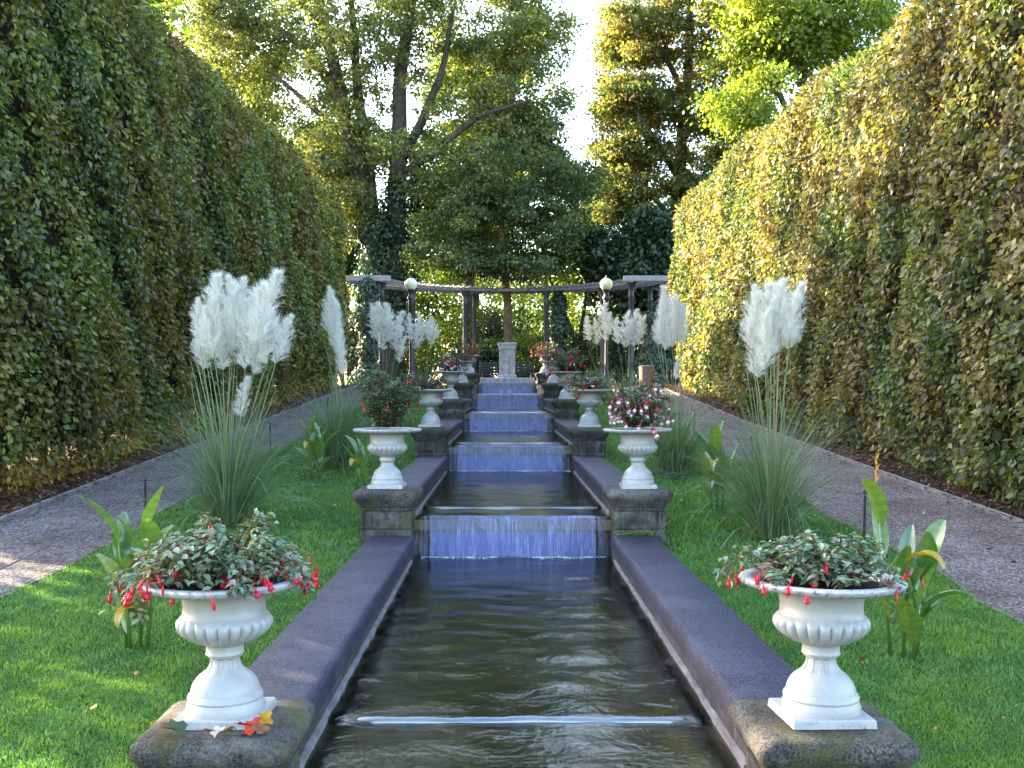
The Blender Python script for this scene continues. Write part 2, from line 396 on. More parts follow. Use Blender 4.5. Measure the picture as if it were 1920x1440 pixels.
# ------------------------------------------------------------------ terrain
HY = [-60, 0, 3.6, 8.87, 14.12, 19.4, 24.6, 29.9, 31, 300]
HH = [1.86, 1.83, 1.6, 1.27, .9, .57, .24, -.08, -.12, -.12]
def gz(y): return ZC - np.interp(y, HY, HH)
LIP = [-1.35 + 5.25 * k for k in range(7)]       # LIP[k], k = 1..6 used
WH = [1.76, 1.418, 1.075, .735, .40, .07, -.25]
WZ = [ZC - h for h in WH]
CAPZ = [ZC - h for h in (1.51, 1.17, .822, .482, .148, -.185, -.505)]
COPZ = [z - .03 for z in CAPZ]
PY = [3.82 + 5.25 * (k - 1) for k in range(7)]
XI, XO = .82, 1.195

def sheet(name, xa, xb, ys, z_off, mat, kind='structure', nx=6):
    """strip between curves xa(y), xb(y) following the terrain"""
    v = []; f = []
    for y in ys:
        a, b = xa(y), xb(y)
        for i in range(nx + 1):
            v.append((a + (b - a) * i / nx, y, float(gz(y)) + z_off))
    for j in range(len(ys) - 1):
        for i in range(nx):
            p = j * (nx + 1) + i; f.append((p, p + 1, p + nx + 2, p + nx + 1))
    mb = MB(); mb.add(v, f); o = mb.build(name, mat); o['kind'] = kind; return o
yy = sorted(set(list(np.arange(-3, 33.01, .5)) + [3.6, 8.87, 14.12]))
wob = lambda y: .04 * math.sin(y * 1.7) + .03 * math.sin(y * 4.1 + 1)
RI = lambda y: float(np.interp(y, [0, 6.5, 12, 25, 33], [3.12, 3.1, 2.98, 3.0, 3.0])) + wob(y)
LI = lambda y: -float(np.interp(y, [0, 6.5, 12, 25, 33], [3.42, 3.36, 3.35, 3.2, 3.1])) + wob(y + 3)
ROx = lambda y: float(np.interp(y, [0, 9.6, 13.8, 19.7, 33], [4.68, 4.62, 4.35, 4.25, 4.3]))
LOx = lambda y: -float(np.interp(y, [0, 9.8, 19.7, 33], [4.72, 4.68, 4.45, 4.4]))
# base ground, open where the channel runs
base_far = sheet('ground', lambda y: -260, lambda y: 260, [31.4, 40, 60, 120, 400], -.03, M['ground'], nx=8)
o = sheet('ground', lambda y: -260, lambda y: -1.05, [-60, -20] + yy, -.03, M['ground'], nx=8)
o = sheet('ground', lambda y: 1.05, lambda y: 260, [-60, -20] + yy, -.03, M['ground'], nx=8)
o = sheet('lawn', LI, lambda y: -1.1, yy, 0.0, M['lawn'])
o = sheet('lawn', lambda y: 1.1, RI, yy, 0.0, M['lawn'])
o = sheet('path', lambda y: LOx(y), LI, yy, .006, M['gravel'])
o = sheet('path', RI, lambda y: ROx(y), yy, .006, M['gravel'])
o = sheet('forecourt', lambda y: -9, lambda y: 9, [33.0, 36, 40], .006, M['gravel'])
o = sheet('bed', lambda y: -6.8, lambda y: LOx(y), yy, .012, M['bed'])
o = sheet('bed', lambda y: ROx(y), lambda y: 6.8, yy, .012, M['bed'])
for s, fx in ((-1, LOx), (1, ROx)):
    v = []; f = []
    for y in yy:
        x = fx(y); z = float(gz(y))
        v += [(x - .02, y, z - .03), (x - .02, y, z + .05), (x + .02, y, z + .05), (x + .02, y, z - .03)]
    for j in range(len(yy) - 1):
        for i in range(4): f.append((j*4 + i, j*4 + (i+1) % 4, j*4 + 4 + (i+1) % 4, j*4 + 4 + i))
    mb = MB(); mb.add(v, f); o = mb.build('kerb', M['kerb']); o['kind'] = 'structure'

# grass
def grass():
    Ps = []; Ls = []
    for (y0, y1, dens, ln) in ((2.8, 5.5, 12500, .028), (5.5, 8.5, 7200, .034), (8.5, 13, 2600, .048), (13, 20, 1100, .06), (20, 31, 450, .075)):
        for s in (-1, 1):
            n = int((y1 - y0) * 2.3 * dens)
            y = G.uniform(y0, y1, n)
            inner = 1.2; outer = np.array([abs(LI(t)) if s < 0 else RI(t) for t in np.linspace(y0, y1, 60)])
            ob = np.interp(y, np.linspace(y0, y1, 60), outer) + G.normal(0, .03, n)
            x = inner + (ob - inner) * G.random(n)
            Ps.append(np.stack([x * s, y, gz(y) - .004], 1)); Ls.append(ln * G.uniform(.45, 1.3, n))
    P = np.concatenate(Ps); L = np.concatenate(Ls); n = len(P)
    cl = np.sin(P[:, 0]*9 + np.sin(P[:, 1]*5)*2) * np.sin(P[:, 1]*8 + np.sin(P[:, 0]*7)*2)
    L = L * (1 + .3 * cl)
    d = np.stack([G.normal(0, .45, n) + .2*cl, G.normal(0, .45, n), np.ones(n)], 1); d = norm(d)
    side = np.stack([G.normal(0, 1, n), G.normal(0, .4, n), np.zeros(n)], 1); side = norm(side)
    w = (.0016 + L * .036)[:, None]
    tip = P + d * L[:, None] + np.stack([G.normal(0, .15, n), G.normal(0, .15, n), -.15*np.ones(n)], 1) * L[:, None]
    mid = P + d * L[:, None] * .55
    v = np.stack([P - side*w, P + side*w, mid + side*w*.7, tip, mid - side*w*.7], 1).reshape(-1, 3)
    f = ((np.arange(n) * 5)[:, None] + np.array([[0, 1, 2, 3, 4]])).ravel()
    me = raw_mesh('grass', v, f, np.arange(n) * 5, np.full(n, 5), M['grass'], rnd=np.clip(G.random(n) * .8 + .15*cl, 0, 1))
    tag(mobj('grass', me), 'short mown green grass of both lawns beside the cascade', 'grass', kind='stuff')
grass()

# ------------------------------------------------------------------ channel
ORD = ['first', 'second', 'third', 'fourth', 'fifth', 'sixth']
def coping_wall(k, s):
    side = 'left' if s < 0 else 'right'
    y0 = PY[k] + .18 if k else -3.0
    y1 = PY[k + 1] - .22 if k < 6 else 31.9
    zc = COPZ[k]; zf = WZ[k] - .45
    nm = ORD[k - 1] if k else 'lowest'
    t = thing('channel_wall', f'{"dark violet grey" if k < 3 else "dark mossy"} stone wall edging the {side} of the {nm} basin from the front', 'wall', (s * 1.0, (y0+y1)/2, float(gz(y0)) - .3), 'stone walls edging the water channel')
    if k == 0: t['label'] = f'dark stone wall edging the {side} side of the pool below the first urns'
    def X(pts):   # cross-section (x in outwards direction, z) extruded along y
        return [(s * x, z) for x, z in pts]
    def extr(pts, ya, yb, n, jag=0):
        v = []; f = []; m = len(pts)
        for j in range(n + 1):
            y = ya + (yb - ya) * j / n
            for (x, z) in pts: v.append((x + R.uniform(-jag, jag), y, z + R.uniform(-jag, jag)))
        for j in range(n):
            for i in range(m): f.append((j*m + i, j*m + (i+1) % m, (j+1)*m + (i+1) % m, (j+1)*m + i))
        f.append(tuple(range(m))[::-1]); f.append(tuple(n*m + i for i in range(m)))
        if s > 0: pass
        mb = MB(); mb.add(v, f); return mb
    rnd = .035
    arc = [(XI + rnd - rnd*math.cos(a), zc - rnd + rnd*math.sin(a)) for a in np.linspace(0, PI/2, 5)]
    sect = [(XO, zc - .10), (XI, zc - .10)] + arc + [(XO - .02, zc), (XO, zc - .02)]
    a = extr(X(sect), y0, y1, 40, .0015).build('coping', M['granite'], None, auto=50)
    b = extr(X([(XO - .04, zf), (XI + .031, zf), (XI + .031, zc - .1), (XO - .04, zc - .1)]), y0, y1 + .55, 8).build('wall_face', M['wall_stone'])
    c = extr(X([(XI + .031, WZ[k] - .03), (XI + .008, WZ[k] - .03), (XI + .010, WZ[k] + .012), (XI + .031, WZ[k] + .02)]), y0, y1, 60, .003).build('ledge', M['kerb'])
    for q in (a, b, c):
        bm = bmesh.new(); bm.from_mesh(q.data); bmesh.ops.recalc_face_normals(bm, faces=bm.faces); bm.to_mesh(q.data); bm.free()
        q.parent = t; q.location = [-v for v in t.location]
for k in range(0, 7):
    for s in (-1, 1):
        if k == 6 and False: continue
        coping_wall(k, s) if k < 6 else None

def pedestal(k, s):
    side = 'left' if s < 0 else 'right'
    y = PY[k]; z1 = CAPZ[k]; zg = float(gz(y - .25)) - .25
    extra = ', moss at its foot' if (k, s) == (2, 1) else ''
    t = thing('stone_pedestal', {(1, -1): 'mossy stone pedestal at front left, strewn with fallen autumn leaves', (1, 1): 'mossy stone pedestal at front right, bare on top'}.get((k, s), f'mossy stone pedestal {ORD[k-1]} from the front, {side} of the cascade{extra}'), 'pedestal', (s * 1.055, y, zg), 'stone pedestals stepping up beside the cascade')
    x0, x1, ya, yb = -.215, .215, -.215, .215
    h = z1 - zg
    mb = MB(); mb.loft([(0, .0), (h - .335, .0), (h - .33, -.004)], x0, x1, ya, yb, .012, 2, .002, 6)
    mb.build('base_block', M['pedestal_body'], t, auto=40)
    mb = MB(); mb.loft([(h - .326, -.004), (h - .322, 0), (h - .19, .0), (h - .178, -.003)], x0, x1, ya, yb, .012, 2, .002, 6)
    mb.build('upper_block', M['pedestal_body'], t, auto=40)
    mb = MB(); mb.loft([(h - .175, -.002), (h - .172, .003), (h - .15, .004), (h - .145, .012), (h - .12, .02), (h - .09, .042), (h - .075, .052), (h - .05, .06), (h - .028, .058), (h - .01, .042), (h - .002, .02), (h, -.01), (h + .002, -.1)], x0, x1, ya, yb, .05, 5, .002, 9)
    mb.build('cap', M['pedestal'], t, auto=50)
    if (k, s) == (2, 1):
        n = 900; P = np.stack([G.uniform(-.2, .1, n), -.217 - G.random(n)*.05, np.zeros(n)], 1)
        P[:, 2] = (COPZ[1] - zg) + G.random(n) * .03 * (1 - (P[:, 0] / .22) ** 2)
        leaves('moss', P, rvec(n) + [0, -.3, 1], rvec(n), .012, .006, M['grass'], None, t, rich=False)
for k in range(1, 7):
    for s in (-1, 1): pedestal(k, s)

def cascade_step(k):
    """stone dam under lip k with the panel, tinted sky blue, that the water slides over"""
    y = LIP[k]; z = WZ[k]; zb = WZ[k - 1] - .5
    t = thing('cascade_step', f'stone step with wet face tinted sky blue under the {ORD[k-1]} waterfall from the front', 'step', (0, y, zb), 'stone steps of the cascade')
    h = z - zb
    m = MB(); m.box(-XI - .03, XI + .03, .0, .72, h - .13, h - .028); bevel(m.build('lip_slab', M['slab'], t), .012)
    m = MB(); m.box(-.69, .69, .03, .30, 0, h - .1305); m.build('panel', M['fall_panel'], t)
    m = MB(); m.box(-XI - .03, XI + .03, .08, .70, 0.0, h - .1315); m.build('core', M['wall_stone'], t)
    m = MB(); m.box(-.75, .75, .66, .71, h - .03, h - .012); m.build('sill', M['kerb'], t)
for k in range(1, 7): cascade_step(k)
for k in range(0, 7):                       # basin floors and the water in them
    y0 = LIP[k] if k else -3.0; y1 = LIP[k + 1] + .1 if k < 6 else 31.9
    m = MB(); m.box(-XI - .04, XI + .04, (y0 + .5 if k else y0), y1 - .05, WZ[k] - .5, WZ[k] - .26); o = m.build('basin_floor', M['floor']); o['kind'] = 'structure'
    # gently heaving surface
    nx, ny = 40, 110
    xs = np.linspace(-XI - .012, XI + .012, nx); ys = np.linspace(y0 - .0, y1 - .02, ny)
    X, Y = np.meshgrid(xs, ys)
    Z = np.full_like(X, WZ[k]) + .0022*np.sin(X*9 + Y*5) + .002*np.sin(X*5 - Y*11 + 1) + .0015*np.sin(Y*23 + 3*np.sin(X*4))
    if k >= 1:                              # smooth swell where the water slides over the sill, then dips to the lip
        sil = np.exp(-((Y - (y0 + .70)) / .022) ** 2) * np.clip((.80 - np.abs(X)) / .04, 0, 1)
        Z = np.where(Y < y0 + .72, WZ[k] - .008 + (Z - WZ[k]) * .7, Z)
        Z += .0 * sil
        Z = np.where(Y < y0 + .04, Z - .006, Z)
    v = np.stack([X, Y, Z], -1).reshape(-1, 3)
    idx = np.arange(nx * ny).reshape(ny, nx)
    f = np.stack([idx[:-1, :-1], idx[:-1, 1:], idx[1:, 1:], idx[1:, :-1]], -1).reshape(-1)
    n = (nx - 1) * (ny - 1)
    o = mobj('water', raw_mesh('water', v, f, np.arange(n) * 4, np.full(n, 4), M['water'], smooth=True)); o['kind'] = 'structure'
    if k >= 1:
        m = MB()
        pts = [(.755 * q, y0 + .70, WZ[k] - .010) for q in np.linspace(-1, 1, 24)]
        rr_ = .022 if k == 1 else .0135
        pts = [(p[0], p[1] + .006 * math.sin(p[0] * 5 + k), p[2] + .0025 * math.sin(p[0] * 11 + k)) for p in pts]
        m.tube(pts, [.004] + [rr_ * (1 + .12 * math.sin(i * 1.9)) for i in range(22)] + [.004], 16); o = m.build('water', M['water_ridge'] if 'water_ridge' in M else M['water'], smooth=True); o['kind'] = 'structure'
def waterfall(k):
    """curtain from lip k down to basin k-1, built of sheets and loose strands"""
    y = LIP[k]; z = WZ[k]; zb = WZ[k - 1]
    t = thing('waterfall', f'thin blue streaked curtain of water falling over the {ORD[k-1]} step from the front', 'waterfall', (0, y, zb), 'curtains of water between the basins')
    n = 161; kk = 14
    xs = np.linspace(-.71, .71, n)
    def curtain(x0, x1, n, off, amp):
        xs = np.linspace(x0, x1, n); P = np.zeros((n, kk, 3))
        for j in range(kk):
            q = j / (kk - 1)
            a = min(q / .18, 1) * PI / 2
            yy_ = -.012*math.sin(a) - .03 * q ** .8 - off
            zz = (z - zb) + .002 - .012 * (1 - math.cos(a)) - max(0, q - .1) / .9 * (z - zb - .012)
            P[:, j, 0] = xs; P[:, j, 1] = yy_ + amp * q * (np.sin(xs * 41) + np.sin(xs * 97 + 2) + .7*np.sin(xs * 190)); P[:, j, 2] = zz
        P[:, 0, 1] = .05; P[:, 0, 2] = z - zb + .001
        idx = np.arange(n * kk).reshape(n, kk)
        f = np.stack([idx[:-1, :-1], idx[:-1, 1:], idx[1:, 1:], idx[1:, :-1]], -1).reshape(-1)
        m = (n - 1) * (kk - 1)
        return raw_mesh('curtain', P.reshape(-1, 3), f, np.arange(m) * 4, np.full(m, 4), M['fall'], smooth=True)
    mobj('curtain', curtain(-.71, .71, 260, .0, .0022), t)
    # loose strands at both ends
    ns = 26; P = np.zeros((ns, 8, 3)); xx = np.concatenate([-G.uniform(.70, .81, ns//2), G.uniform(.70, .81, ns//2)])
    for j in range(8):
        q = j / 7
        P[:, j, 0] = xx + q * .004 * G.normal(size=ns); P[:, j, 1] = .0 - .035 * q ** .6 - .01; P[:, j, 2] = (z - zb) * (1 - q)
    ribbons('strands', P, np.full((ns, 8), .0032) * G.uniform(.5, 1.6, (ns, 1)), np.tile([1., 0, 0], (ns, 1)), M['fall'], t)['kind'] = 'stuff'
    # foam line
    nf = 1500; fx = G.uniform(-.78, .78, nf); fx += .03 * np.sin(fx * 31 + k); fy = -.035 - np.abs(G.normal(0, 1, nf)) * (.02 + .05 * (.5 + .5 * np.sin(fx * 9 + k * 2)) * (.5 + .5*np.sin(fx * 23 + k))); fr = G.uniform(.0012, .0055, nf) * np.where(G.random(nf) < .1, 1.7, 1)
    m = MB()
    octv = np.array([(1, 0, 0), (-1, 0, 0), (0, 1, 0), (0, -1, 0), (0, 0, 1), (0, 0, -.4)], float)
    octf = np.array([(0, 2, 4), (2, 1, 4), (1, 3, 4), (3, 0, 4), (2, 0, 5), (1, 2, 5), (3, 1, 5), (0, 3, 5)])
    V = octv[None] * fr[:, None, None] + np.stack([fx, fy, np.zeros(nf)], 1)[:, None]
    Fx = (octf[None] + (np.arange(nf) * 6)[:, None, None]).reshape(-1)
    mobj('foam', raw_mesh('foam', V.reshape(-1, 3), Fx, np.arange(nf * 8) * 3, np.full(nf * 8, 3), M['foam'], smooth=True), t)
    if k == 6:
        nf = 500; V = octv[None] * G.uniform(.004, .012, nf)[:, None, None]
        cx = np.where(G.random(nf) < .35, -.16, .06)
        p = np.stack([cx + G.normal(0, .03, nf), -.09 + G.normal(0, .02, nf), np.abs(G.normal(0, .035, nf))], 1)
        V = V + p[:, None]; Fx = (octf[None] + (np.arange(nf) * 6)[:, None, None]).reshape(-1)
        mobj('splash', raw_mesh('splash', V.reshape(-1, 3), Fx, np.arange(nf * 8) * 3, np.full(nf * 8, 3), M['foam'], smooth=True), t)['kind'] = 'stuff'
for k in range(1, 7): waterfall(k)

# ------------------------------------------------------------------ monument at the head of the water
t = thing('fountain_monument', 'pale stone block with a lobed panel at the head of the cascade', 'monument', (0, 32.45, ZC + .10))
m = MB(); m.box(-.82, .82, -.55, .5, -.1, .295); bevel(m.build('base_slab', M['monument'], t), .02)
m = MB(); m.loft([(.297, .05), (.36, .05), (.385, .02), (.40, .0), (1.14, 0), (1.16, .012)], -.24, .24, -.24, .24, .012, 2); shaft = m.build('shaft', M['monument'], t, auto=35)
m = MB(); m.loft([(1.162, .0), (1.17, .02), (1.28, .02), (1.30, .045), (1.34, .055), (1.36, .04)], -.24, .24, -.24, .24, .01, 2); m.build('cornice', M['monument'], t, auto=35)
def lobed(s, w=.165, h=.29, r=.075):
    pts = []
    for (cx, cz, a0) in ((w, h, PI), (-w, h, 1.5*PI + PI/2), (-w, -h, 0 + PI/2), (w, -h, PI/2)):
        pass
    cs = [(w, h), (-w, h), (-w, -h), (w, -h)]; st = [(1.5*PI, PI), (0, -PI/2), (PI/2, 0), (PI, PI/2)]
    for (cx, cz), (a, b) in zip(cs, st):
        for q in np.linspace(a, b, 7): pts.append((cx + r*math.cos(q), cz + r*math.sin(q)))
    return [(x*s, z*s) for x, z in pts]
a = lobed(1.0); b = lobed(.9); n = len(a); cz = .76
m = MB(); v = []
for (P, y) in ((a, -.241), (a, -.262), (b, -.262), (b, -.250)):
    v += [(x, y, z + cz) for x, z in P]
f = [(r*n + i, r*n + (i+1) % n, (r+1)*n + (i+1) % n, (r+1)*n + i) for r in range(3) for i in range(n)] + [tuple(3*n + i for i in range(n))]
m.add(v, f); m.build('panel', M['monument'], shaft)

# ------------------------------------------------------------------ urns
def urn_proto():
    def bowl_fn(r, z, th, i):
        if .285 < z < .365 and i < 9:
            g = abs(math.cos(th * 12)) ; w = math.sin(PI * (z - .285) / .08)
            return r * (1 - .10 * w * (1 - g) ** 1.6)
        return r
    bowl = MB()
    prof = [(.067, .262), (.076, .268), (.105, .276), (.135, .293), (.158, .312), (.170, .332), (.169, .348), (.160, .361), (.151, .368),
            (.147, .373), (.144, .40), (.146, .425), (.152, .448), (.166, .463), (.20, .468), (.25, .468), (.275, .473), (.287, .483), (.289, .492), (.282, .499), (.262, .501), (.245, .497), (.236, .488), (.232, .472)]
    # rim ornament: little raised eggs
    def fn(r, z, th, i):
        r = bowl_fn(r, z, th, i)
        if r > .26 and z < .5: r += .0035 * math.cos(th * 40) * (1 if z > .475 else .6)
        return r
    bowl.lathe(prof[:16], 240, fn=fn, caps=False)
    rim = MB(); rim.lathe(prof[15:], 240, fn=lambda r, z, th, i: fn(r, z, th, 99), caps=False)
    stem = MB()
    def sfn(r, z, th, i):
        if .168 < z < .215: return r * (1 - .07 * (math.cos(th * 10) < 0))
        return r
    stem.lathe([(.137, .030), (.139, .045), (.134, .06), (.130, .07), (.133, .078), (.130, .088), (.122, .097), (.121, .104), (.117, .118), (.110, .133), (.100, .146), (.088, .157), (.078, .164),
                (.070, .170), (.060, .182), (.054, .196), (.052, .212), (.054, .218), (.060, .221), (.062, .226), (.067, .229), (.068, .232), (.066, .236), (.065, .256), (.067, .262), (.05, .264)], 120, fn=sfn, caps=False)
    pl = MB(); pl.loft([(0, .002), (.024, .0), (.030, -.004), (.031, -.02)], -.146, .146, -.146, .146, .004, 2, .0007, 8)
    soil = MB(); soil.lathe([(.234, .473), (.15, .482), (.05, .486), (.002, .487)], 40, caps=False)
    return [(bowl.build('bowl', M['white'], mesh_only=True, auto=50), 'bowl'), (rim.build('rim', M['white'], mesh_only=True, auto=38), 'rim'), (stem.build('stem', M['white'], mesh_only=True, auto=32), 'stem'),
            (pl.build('plinth', M['white'], mesh_only=True), 'plinth'), (soil.build('soil', M['soil'], mesh_only=True, smooth=True), 'soil')]
UP = urn_proto()
urn_desc = {(1, -1): 'white urn at front left with red fuchsia bells hanging over its rim', (1, 1): 'white urn at front right with dark soil showing round its plant',
            (2, -1): 'white urn on the left under a tall dark green bush', (2, 1): 'white urn on the right under a bush of pink and red flowers',
            (3, -1): 'white urn third from the front in the left row', (3, 1): 'white urn third from the front in the right row, red blooms trailing left',
            (4, -1): 'white urn fourth from the front in the left row', (4, 1): 'white urn fourth from the front in the right row',
            (5, -1): 'white urn fifth from the front in the left row, partly hidden', (5, 1): 'white urn fifth from the front in the right row, partly hidden',
            (6, -1): 'small far white urn at the top of the left row', (6, 1): 'small far white urn at the top of the right row'}
for k in range(1, 7):
    for s in (-1, 1):
        t = thing('garden_urn', urn_desc[(k, s)], 'urn', (s * 1.065, PY[k], CAPZ[k] + .003), 'white urns on the stone pedestals', R.uniform(-.05, .05))
        t.rotation_euler = (R.uniform(-.012, .012), R.uniform(-.012, .012), R.uniform(-.06, .06))
        bo = None
        for me, nm in UP:
            q = mobj(nm, me, bo if nm == 'rim' else t)
            if nm == 'bowl': bo = q

# ------------------------------------------------------------------ fuchsias
def flower_mesh(mat1, mat2, bud=False):
    m = MB()
    m.tube([(0, 0, 0), (.001, 0, -.012), (0, 0, -.02)], .0007, 5)
    if bud:
        m.lathe([(.0012, -.019), (.003, -.024), (.0042, -.034), (.0062, -.046), (.0052, -.056), (.001, -.066)], 8)
    else:
        m.lathe([(.0012, -.019), (.0034, -.025), (.0036, -.036), (.005, -.040)], 8)
        for i in range(4):
            a = i * PI / 2 + .3; ca, sa = math.cos(a), math.sin(a)
            v = []
            for (q, w) in ((0, .004), (.3, .0068), (.7, .0055), (1, .0004)):
                r = .004 + .019 * q; z = -.038 - .012 * q + .010 * q * q
                v += [(r*ca - w*sa, r*sa + w*ca, z), (r*ca + w*sa, r*sa - w*ca, z)]
            m.add(v, [(0, 1, 3, 2), (2, 3, 5, 4), (4, 5, 7, 6)])
        m.lathe([(.004, -.038), (.0085, -.046), (.0105, -.056), (.012, -.064), (.009, -.063)], 10)
        for i in range(3): m.tube([(0, 0, -.05), (.002 * math.cos(i*2), .002*math.sin(i*2), -.085)], .0006, 4)
    me = m.build('flower', mat1, mesh_only=True, smooth=True)
    if mat2:
        me.materials.append(mat2)
        for p in me.polygons:
            c = sum((me.vertices[i].co.z for i in p.vertices)) / len(p.vertices)
            if c < -.05: p.material_index = 1
    return me
FM = {'red': flower_mesh(M['red'], None), 'bud': flower_mesh(M['red'], None, True), 'pink': flower_mesh(M['red'], M['white_petal']), 'rose': flower_mesh(M['pink'], M['white_petal'])}
def fuchsia(k, s, label, rad, hgt, nst, nleaf, nfl, lmat, kinds, ll=.034, droop=.5, lean=0.0, fsc=1.0, bare=0.0, fz=.5, trail=()):
    base = (s * 1.065, PY[k], CAPZ[k] + .003 + .48)
    t = thing('fuchsia_plant', label, 'plant', base, 'fuchsias planted in the urns')
    stems = MB(); P = []; D = []; ends = []
    for i in range(nst):
        a = 2 * PI * (i + R.random()) / nst
        L = rad * (1 - bare * R.random()) * R.uniform(.55, 1.1); H = hgt * R.uniform(.45, 1.2) * (1 - .35 * (L / rad) ** 2) * (1 + .18 * math.sin(a * 3 + k + s))
        r0 = .07 * R.random(); pts = []
        dr = droop * R.uniform(.4, 1.3) * (L / rad)
        for q in np.linspace(0, 1, 8):
            r = r0 + (L - r0) * q ** .85
            z = H * math.sin(min(q * 1.15, 1) * PI / 2) - dr * .34 * max(0, q - .5) ** 1.6 * 2.2
            pts.append((r*math.cos(a) + lean * q * .12, r*math.sin(a), z))
        pts = np.array(pts) + np.array([[R.uniform(-.006, .006) for _ in range(3)] for _ in range(8)])
        rp = np.hypot(pts[:, 0], pts[:, 1]); pts[:, 2] = np.where(rp < .31, np.maximum(pts[:, 2], .032), pts[:, 2])
        stems.tube(pts, list(np.linspace(.0028, .0010, 8)), 5)
        ends.append(pts)
        nl = nleaf // nst
        for j in range(nl):
            q = R.uniform(.12, 1) * 7; i0 = min(int(q), 6); p = pts[i0] + (pts[i0+1] - pts[i0]) * (q - i0)
            P.append(p + np.array([R.gauss(0, .014), R.gauss(0, .014), R.gauss(0, .012)]))
            b = R.uniform(0, 2*PI)
            D.append((math.cos(b)*.8 + math.cos(a)*.5, math.sin(b)*.8 + math.sin(a)*.5, R.uniform(-.5, .25)))
    for (a, L, dz) in trail:                 # shoots that trail over the rim
        for rpt in range(2):
            a2 = a + R.uniform(-.12, .12); pts = []
            for q in np.linspace(0, 1, 8):
                r = .1 + (L - .1) * min(1, q * 1.3) ** .8; z = .06 + .05 * math.sin(q * PI) + (dz - .05) * max(0, q - .45) / .55
                pts.append((r*math.cos(a2), r*math.sin(a2), z))
            pts = np.array(pts); rp = np.hypot(pts[:, 0], pts[:, 1]); pts[:, 2] = np.where(rp < .31, np.maximum(pts[:, 2], .032), pts[:, 2]); stems.tube(pts, list(np.linspace(.0024, .001, 8)), 5)
            ends.append(pts)
            for j in range(26):
                q = R.uniform(.3, 1) * 7; i0 = min(int(q), 6); p = pts[i0] + (pts[i0+1] - pts[i0]) * (q - i0)
                P.append(p + np.array([R.gauss(0, .016), R.gauss(0, .016), R.gauss(0, .016)])); b = R.uniform(0, 6.28); D.append((math.cos(b), math.sin(b), R.uniform(-.9, 0)))
    stems.build('stems', M['redstem'], t, smooth=True)
    P = np.array(P); D = np.array(D); n = len(P)
    # keep leaves out of the bowl
    r = np.hypot(P[:, 0], P[:, 1]); low = (r < .30) & (P[:, 2] < .03); P[low, 2] = .03 + .03 * G.random(low.sum())
    N = norm(np.stack([G.normal(0, .35, n), G.normal(0, .35, n), np.ones(n)], 1))
    leaves('foliage', P, D, N, ll * G.uniform(.55, 1.25, n), ll * .62 * G.uniform(.7, 1.1, n), lmat, None, t, fold=.18, rich=True, curl=.15)
    for i in range(nfl):
        pts = R.choice(ends); q = R.uniform(fz, 1) * 7; i0 = min(int(q), 6); p = pts[i0] + (pts[i0+1] - pts[i0]) * (q - i0)
        rr = math.hypot(p[0], p[1])
        z = p[2] - R.uniform(0, .03)
        if rr < .25 and z < .06: z = .07
        if k == 1 and R.random() < (.45 if s < 0 else .25):      # bells hanging over the rim
            a = R.uniform(0, 2*PI); r2 = R.uniform(.285, .33); p = (r2 * math.cos(a), r2 * math.sin(a), 0); z = R.uniform(.03, .075)
        kind = R.choice(kinds)
        o = mobj('flower', FM[kind], t)
        o.location = (p[0] * 1.04, p[1] * 1.04, z); sc = fsc * R.uniform(.75, 1.15)
        o.scale = (sc, sc, sc); o.rotation_euler = (R.uniform(-.35, .35), R.uniform(-.35, .35), R.uniform(0, 6))
    return t
fuchsia(1, -1, 'grey green fuchsia with many hanging red bells spilling over the front left urn', .345, .235, 90, 3500, 98, M['fuchsia'], ['red', 'bud', 'red', 'bud'], .036, .75, -.2, .95, .3, .62, ((2.9, .36, -.06), (3.3, .39, -.09), (3.9, .31, -.12), (5.2, .30, -.03), (5.9, .32, -.03)))
# long trailing shoot with blooms over the left of that urn
fuchsia(1, 1, 'low grey green fuchsia with few red blooms in the front right urn', .28, .165, 70, 2500, 60, M['fuchsia'], ['red', 'bud', 'bud'], .036, .4, -.1, .85, .4, .5, ((3.0, .34, .0), (5.5, .28, -.04)))
fuchsia(2, -1, 'tall dark green fuchsia bush with sparse red blooms in the second left urn', .31, .50, 60, 3600, 16, M['fuchsia_dark'], ['red', 'bud'], .036, .2, 0, 1.1, .5)
fuchsia(2, 1, 'fuchsia bush covered with pink and white and red flowers in the second right urn', .36, .42, 60, 2900, 100, M['fuchsia_dark'], ['rose', 'rose', 'pink', 'rose'], .034, .35, 0, 1.3, .3)
fuchsia(3, -1, 'fuchsia with red blooms hanging at its left in the third left urn', .32, .22, 40, 1100, 22, M['fuchsia_grey'], ['red', 'rose'], .04, .6, -.4, 1.3, .3)
fuchsia(3, 1, 'wide spilling grey green fuchsia with red bells in the third right urn', .40, .27, 50, 1800, 34, M['fuchsia'], ['red', 'red', 'pink'], .04, .9, -.5, 1.3, .3)
fuchsia(4, -1, 'fuchsia bright with pink blooms in the fourth left urn', .36, .38, 40, 1300, 44, M['fuchsia_dark'], ['rose', 'pink'], .045, .4, 0, 1.7, .3, .4)
fuchsia(4, 1, 'rounded fuchsia bush with scattered red blooms in the fourth right urn', .42, .46, 44, 1900, 30, M['fuchsia_dark'], ['red', 'rose', 'red'], .045, .3, 0, 1.7, .3, .4)
fuchsia(5, -1, 'greyish sprawling fuchsia in the fifth left urn', .34, .28, 34, 1100, 10, M['fuchsia_grey'], ['red'], .045, .6, 0, 1.7)
fuchsia(5, 1, 'greyish fuchsia with few blooms in the fifth right urn', .36, .36, 34, 1100, 12, M['fuchsia_grey'], ['red'], .045, .5, 0, 1.7)
fuchsia(6, -1, 'reddish brown thin fuchsia in the farthest left urn', .34, .42, 34, 800, 16, M['fuchsia_grey'], ['red', 'red'], .045, .2, 0, 1.8)
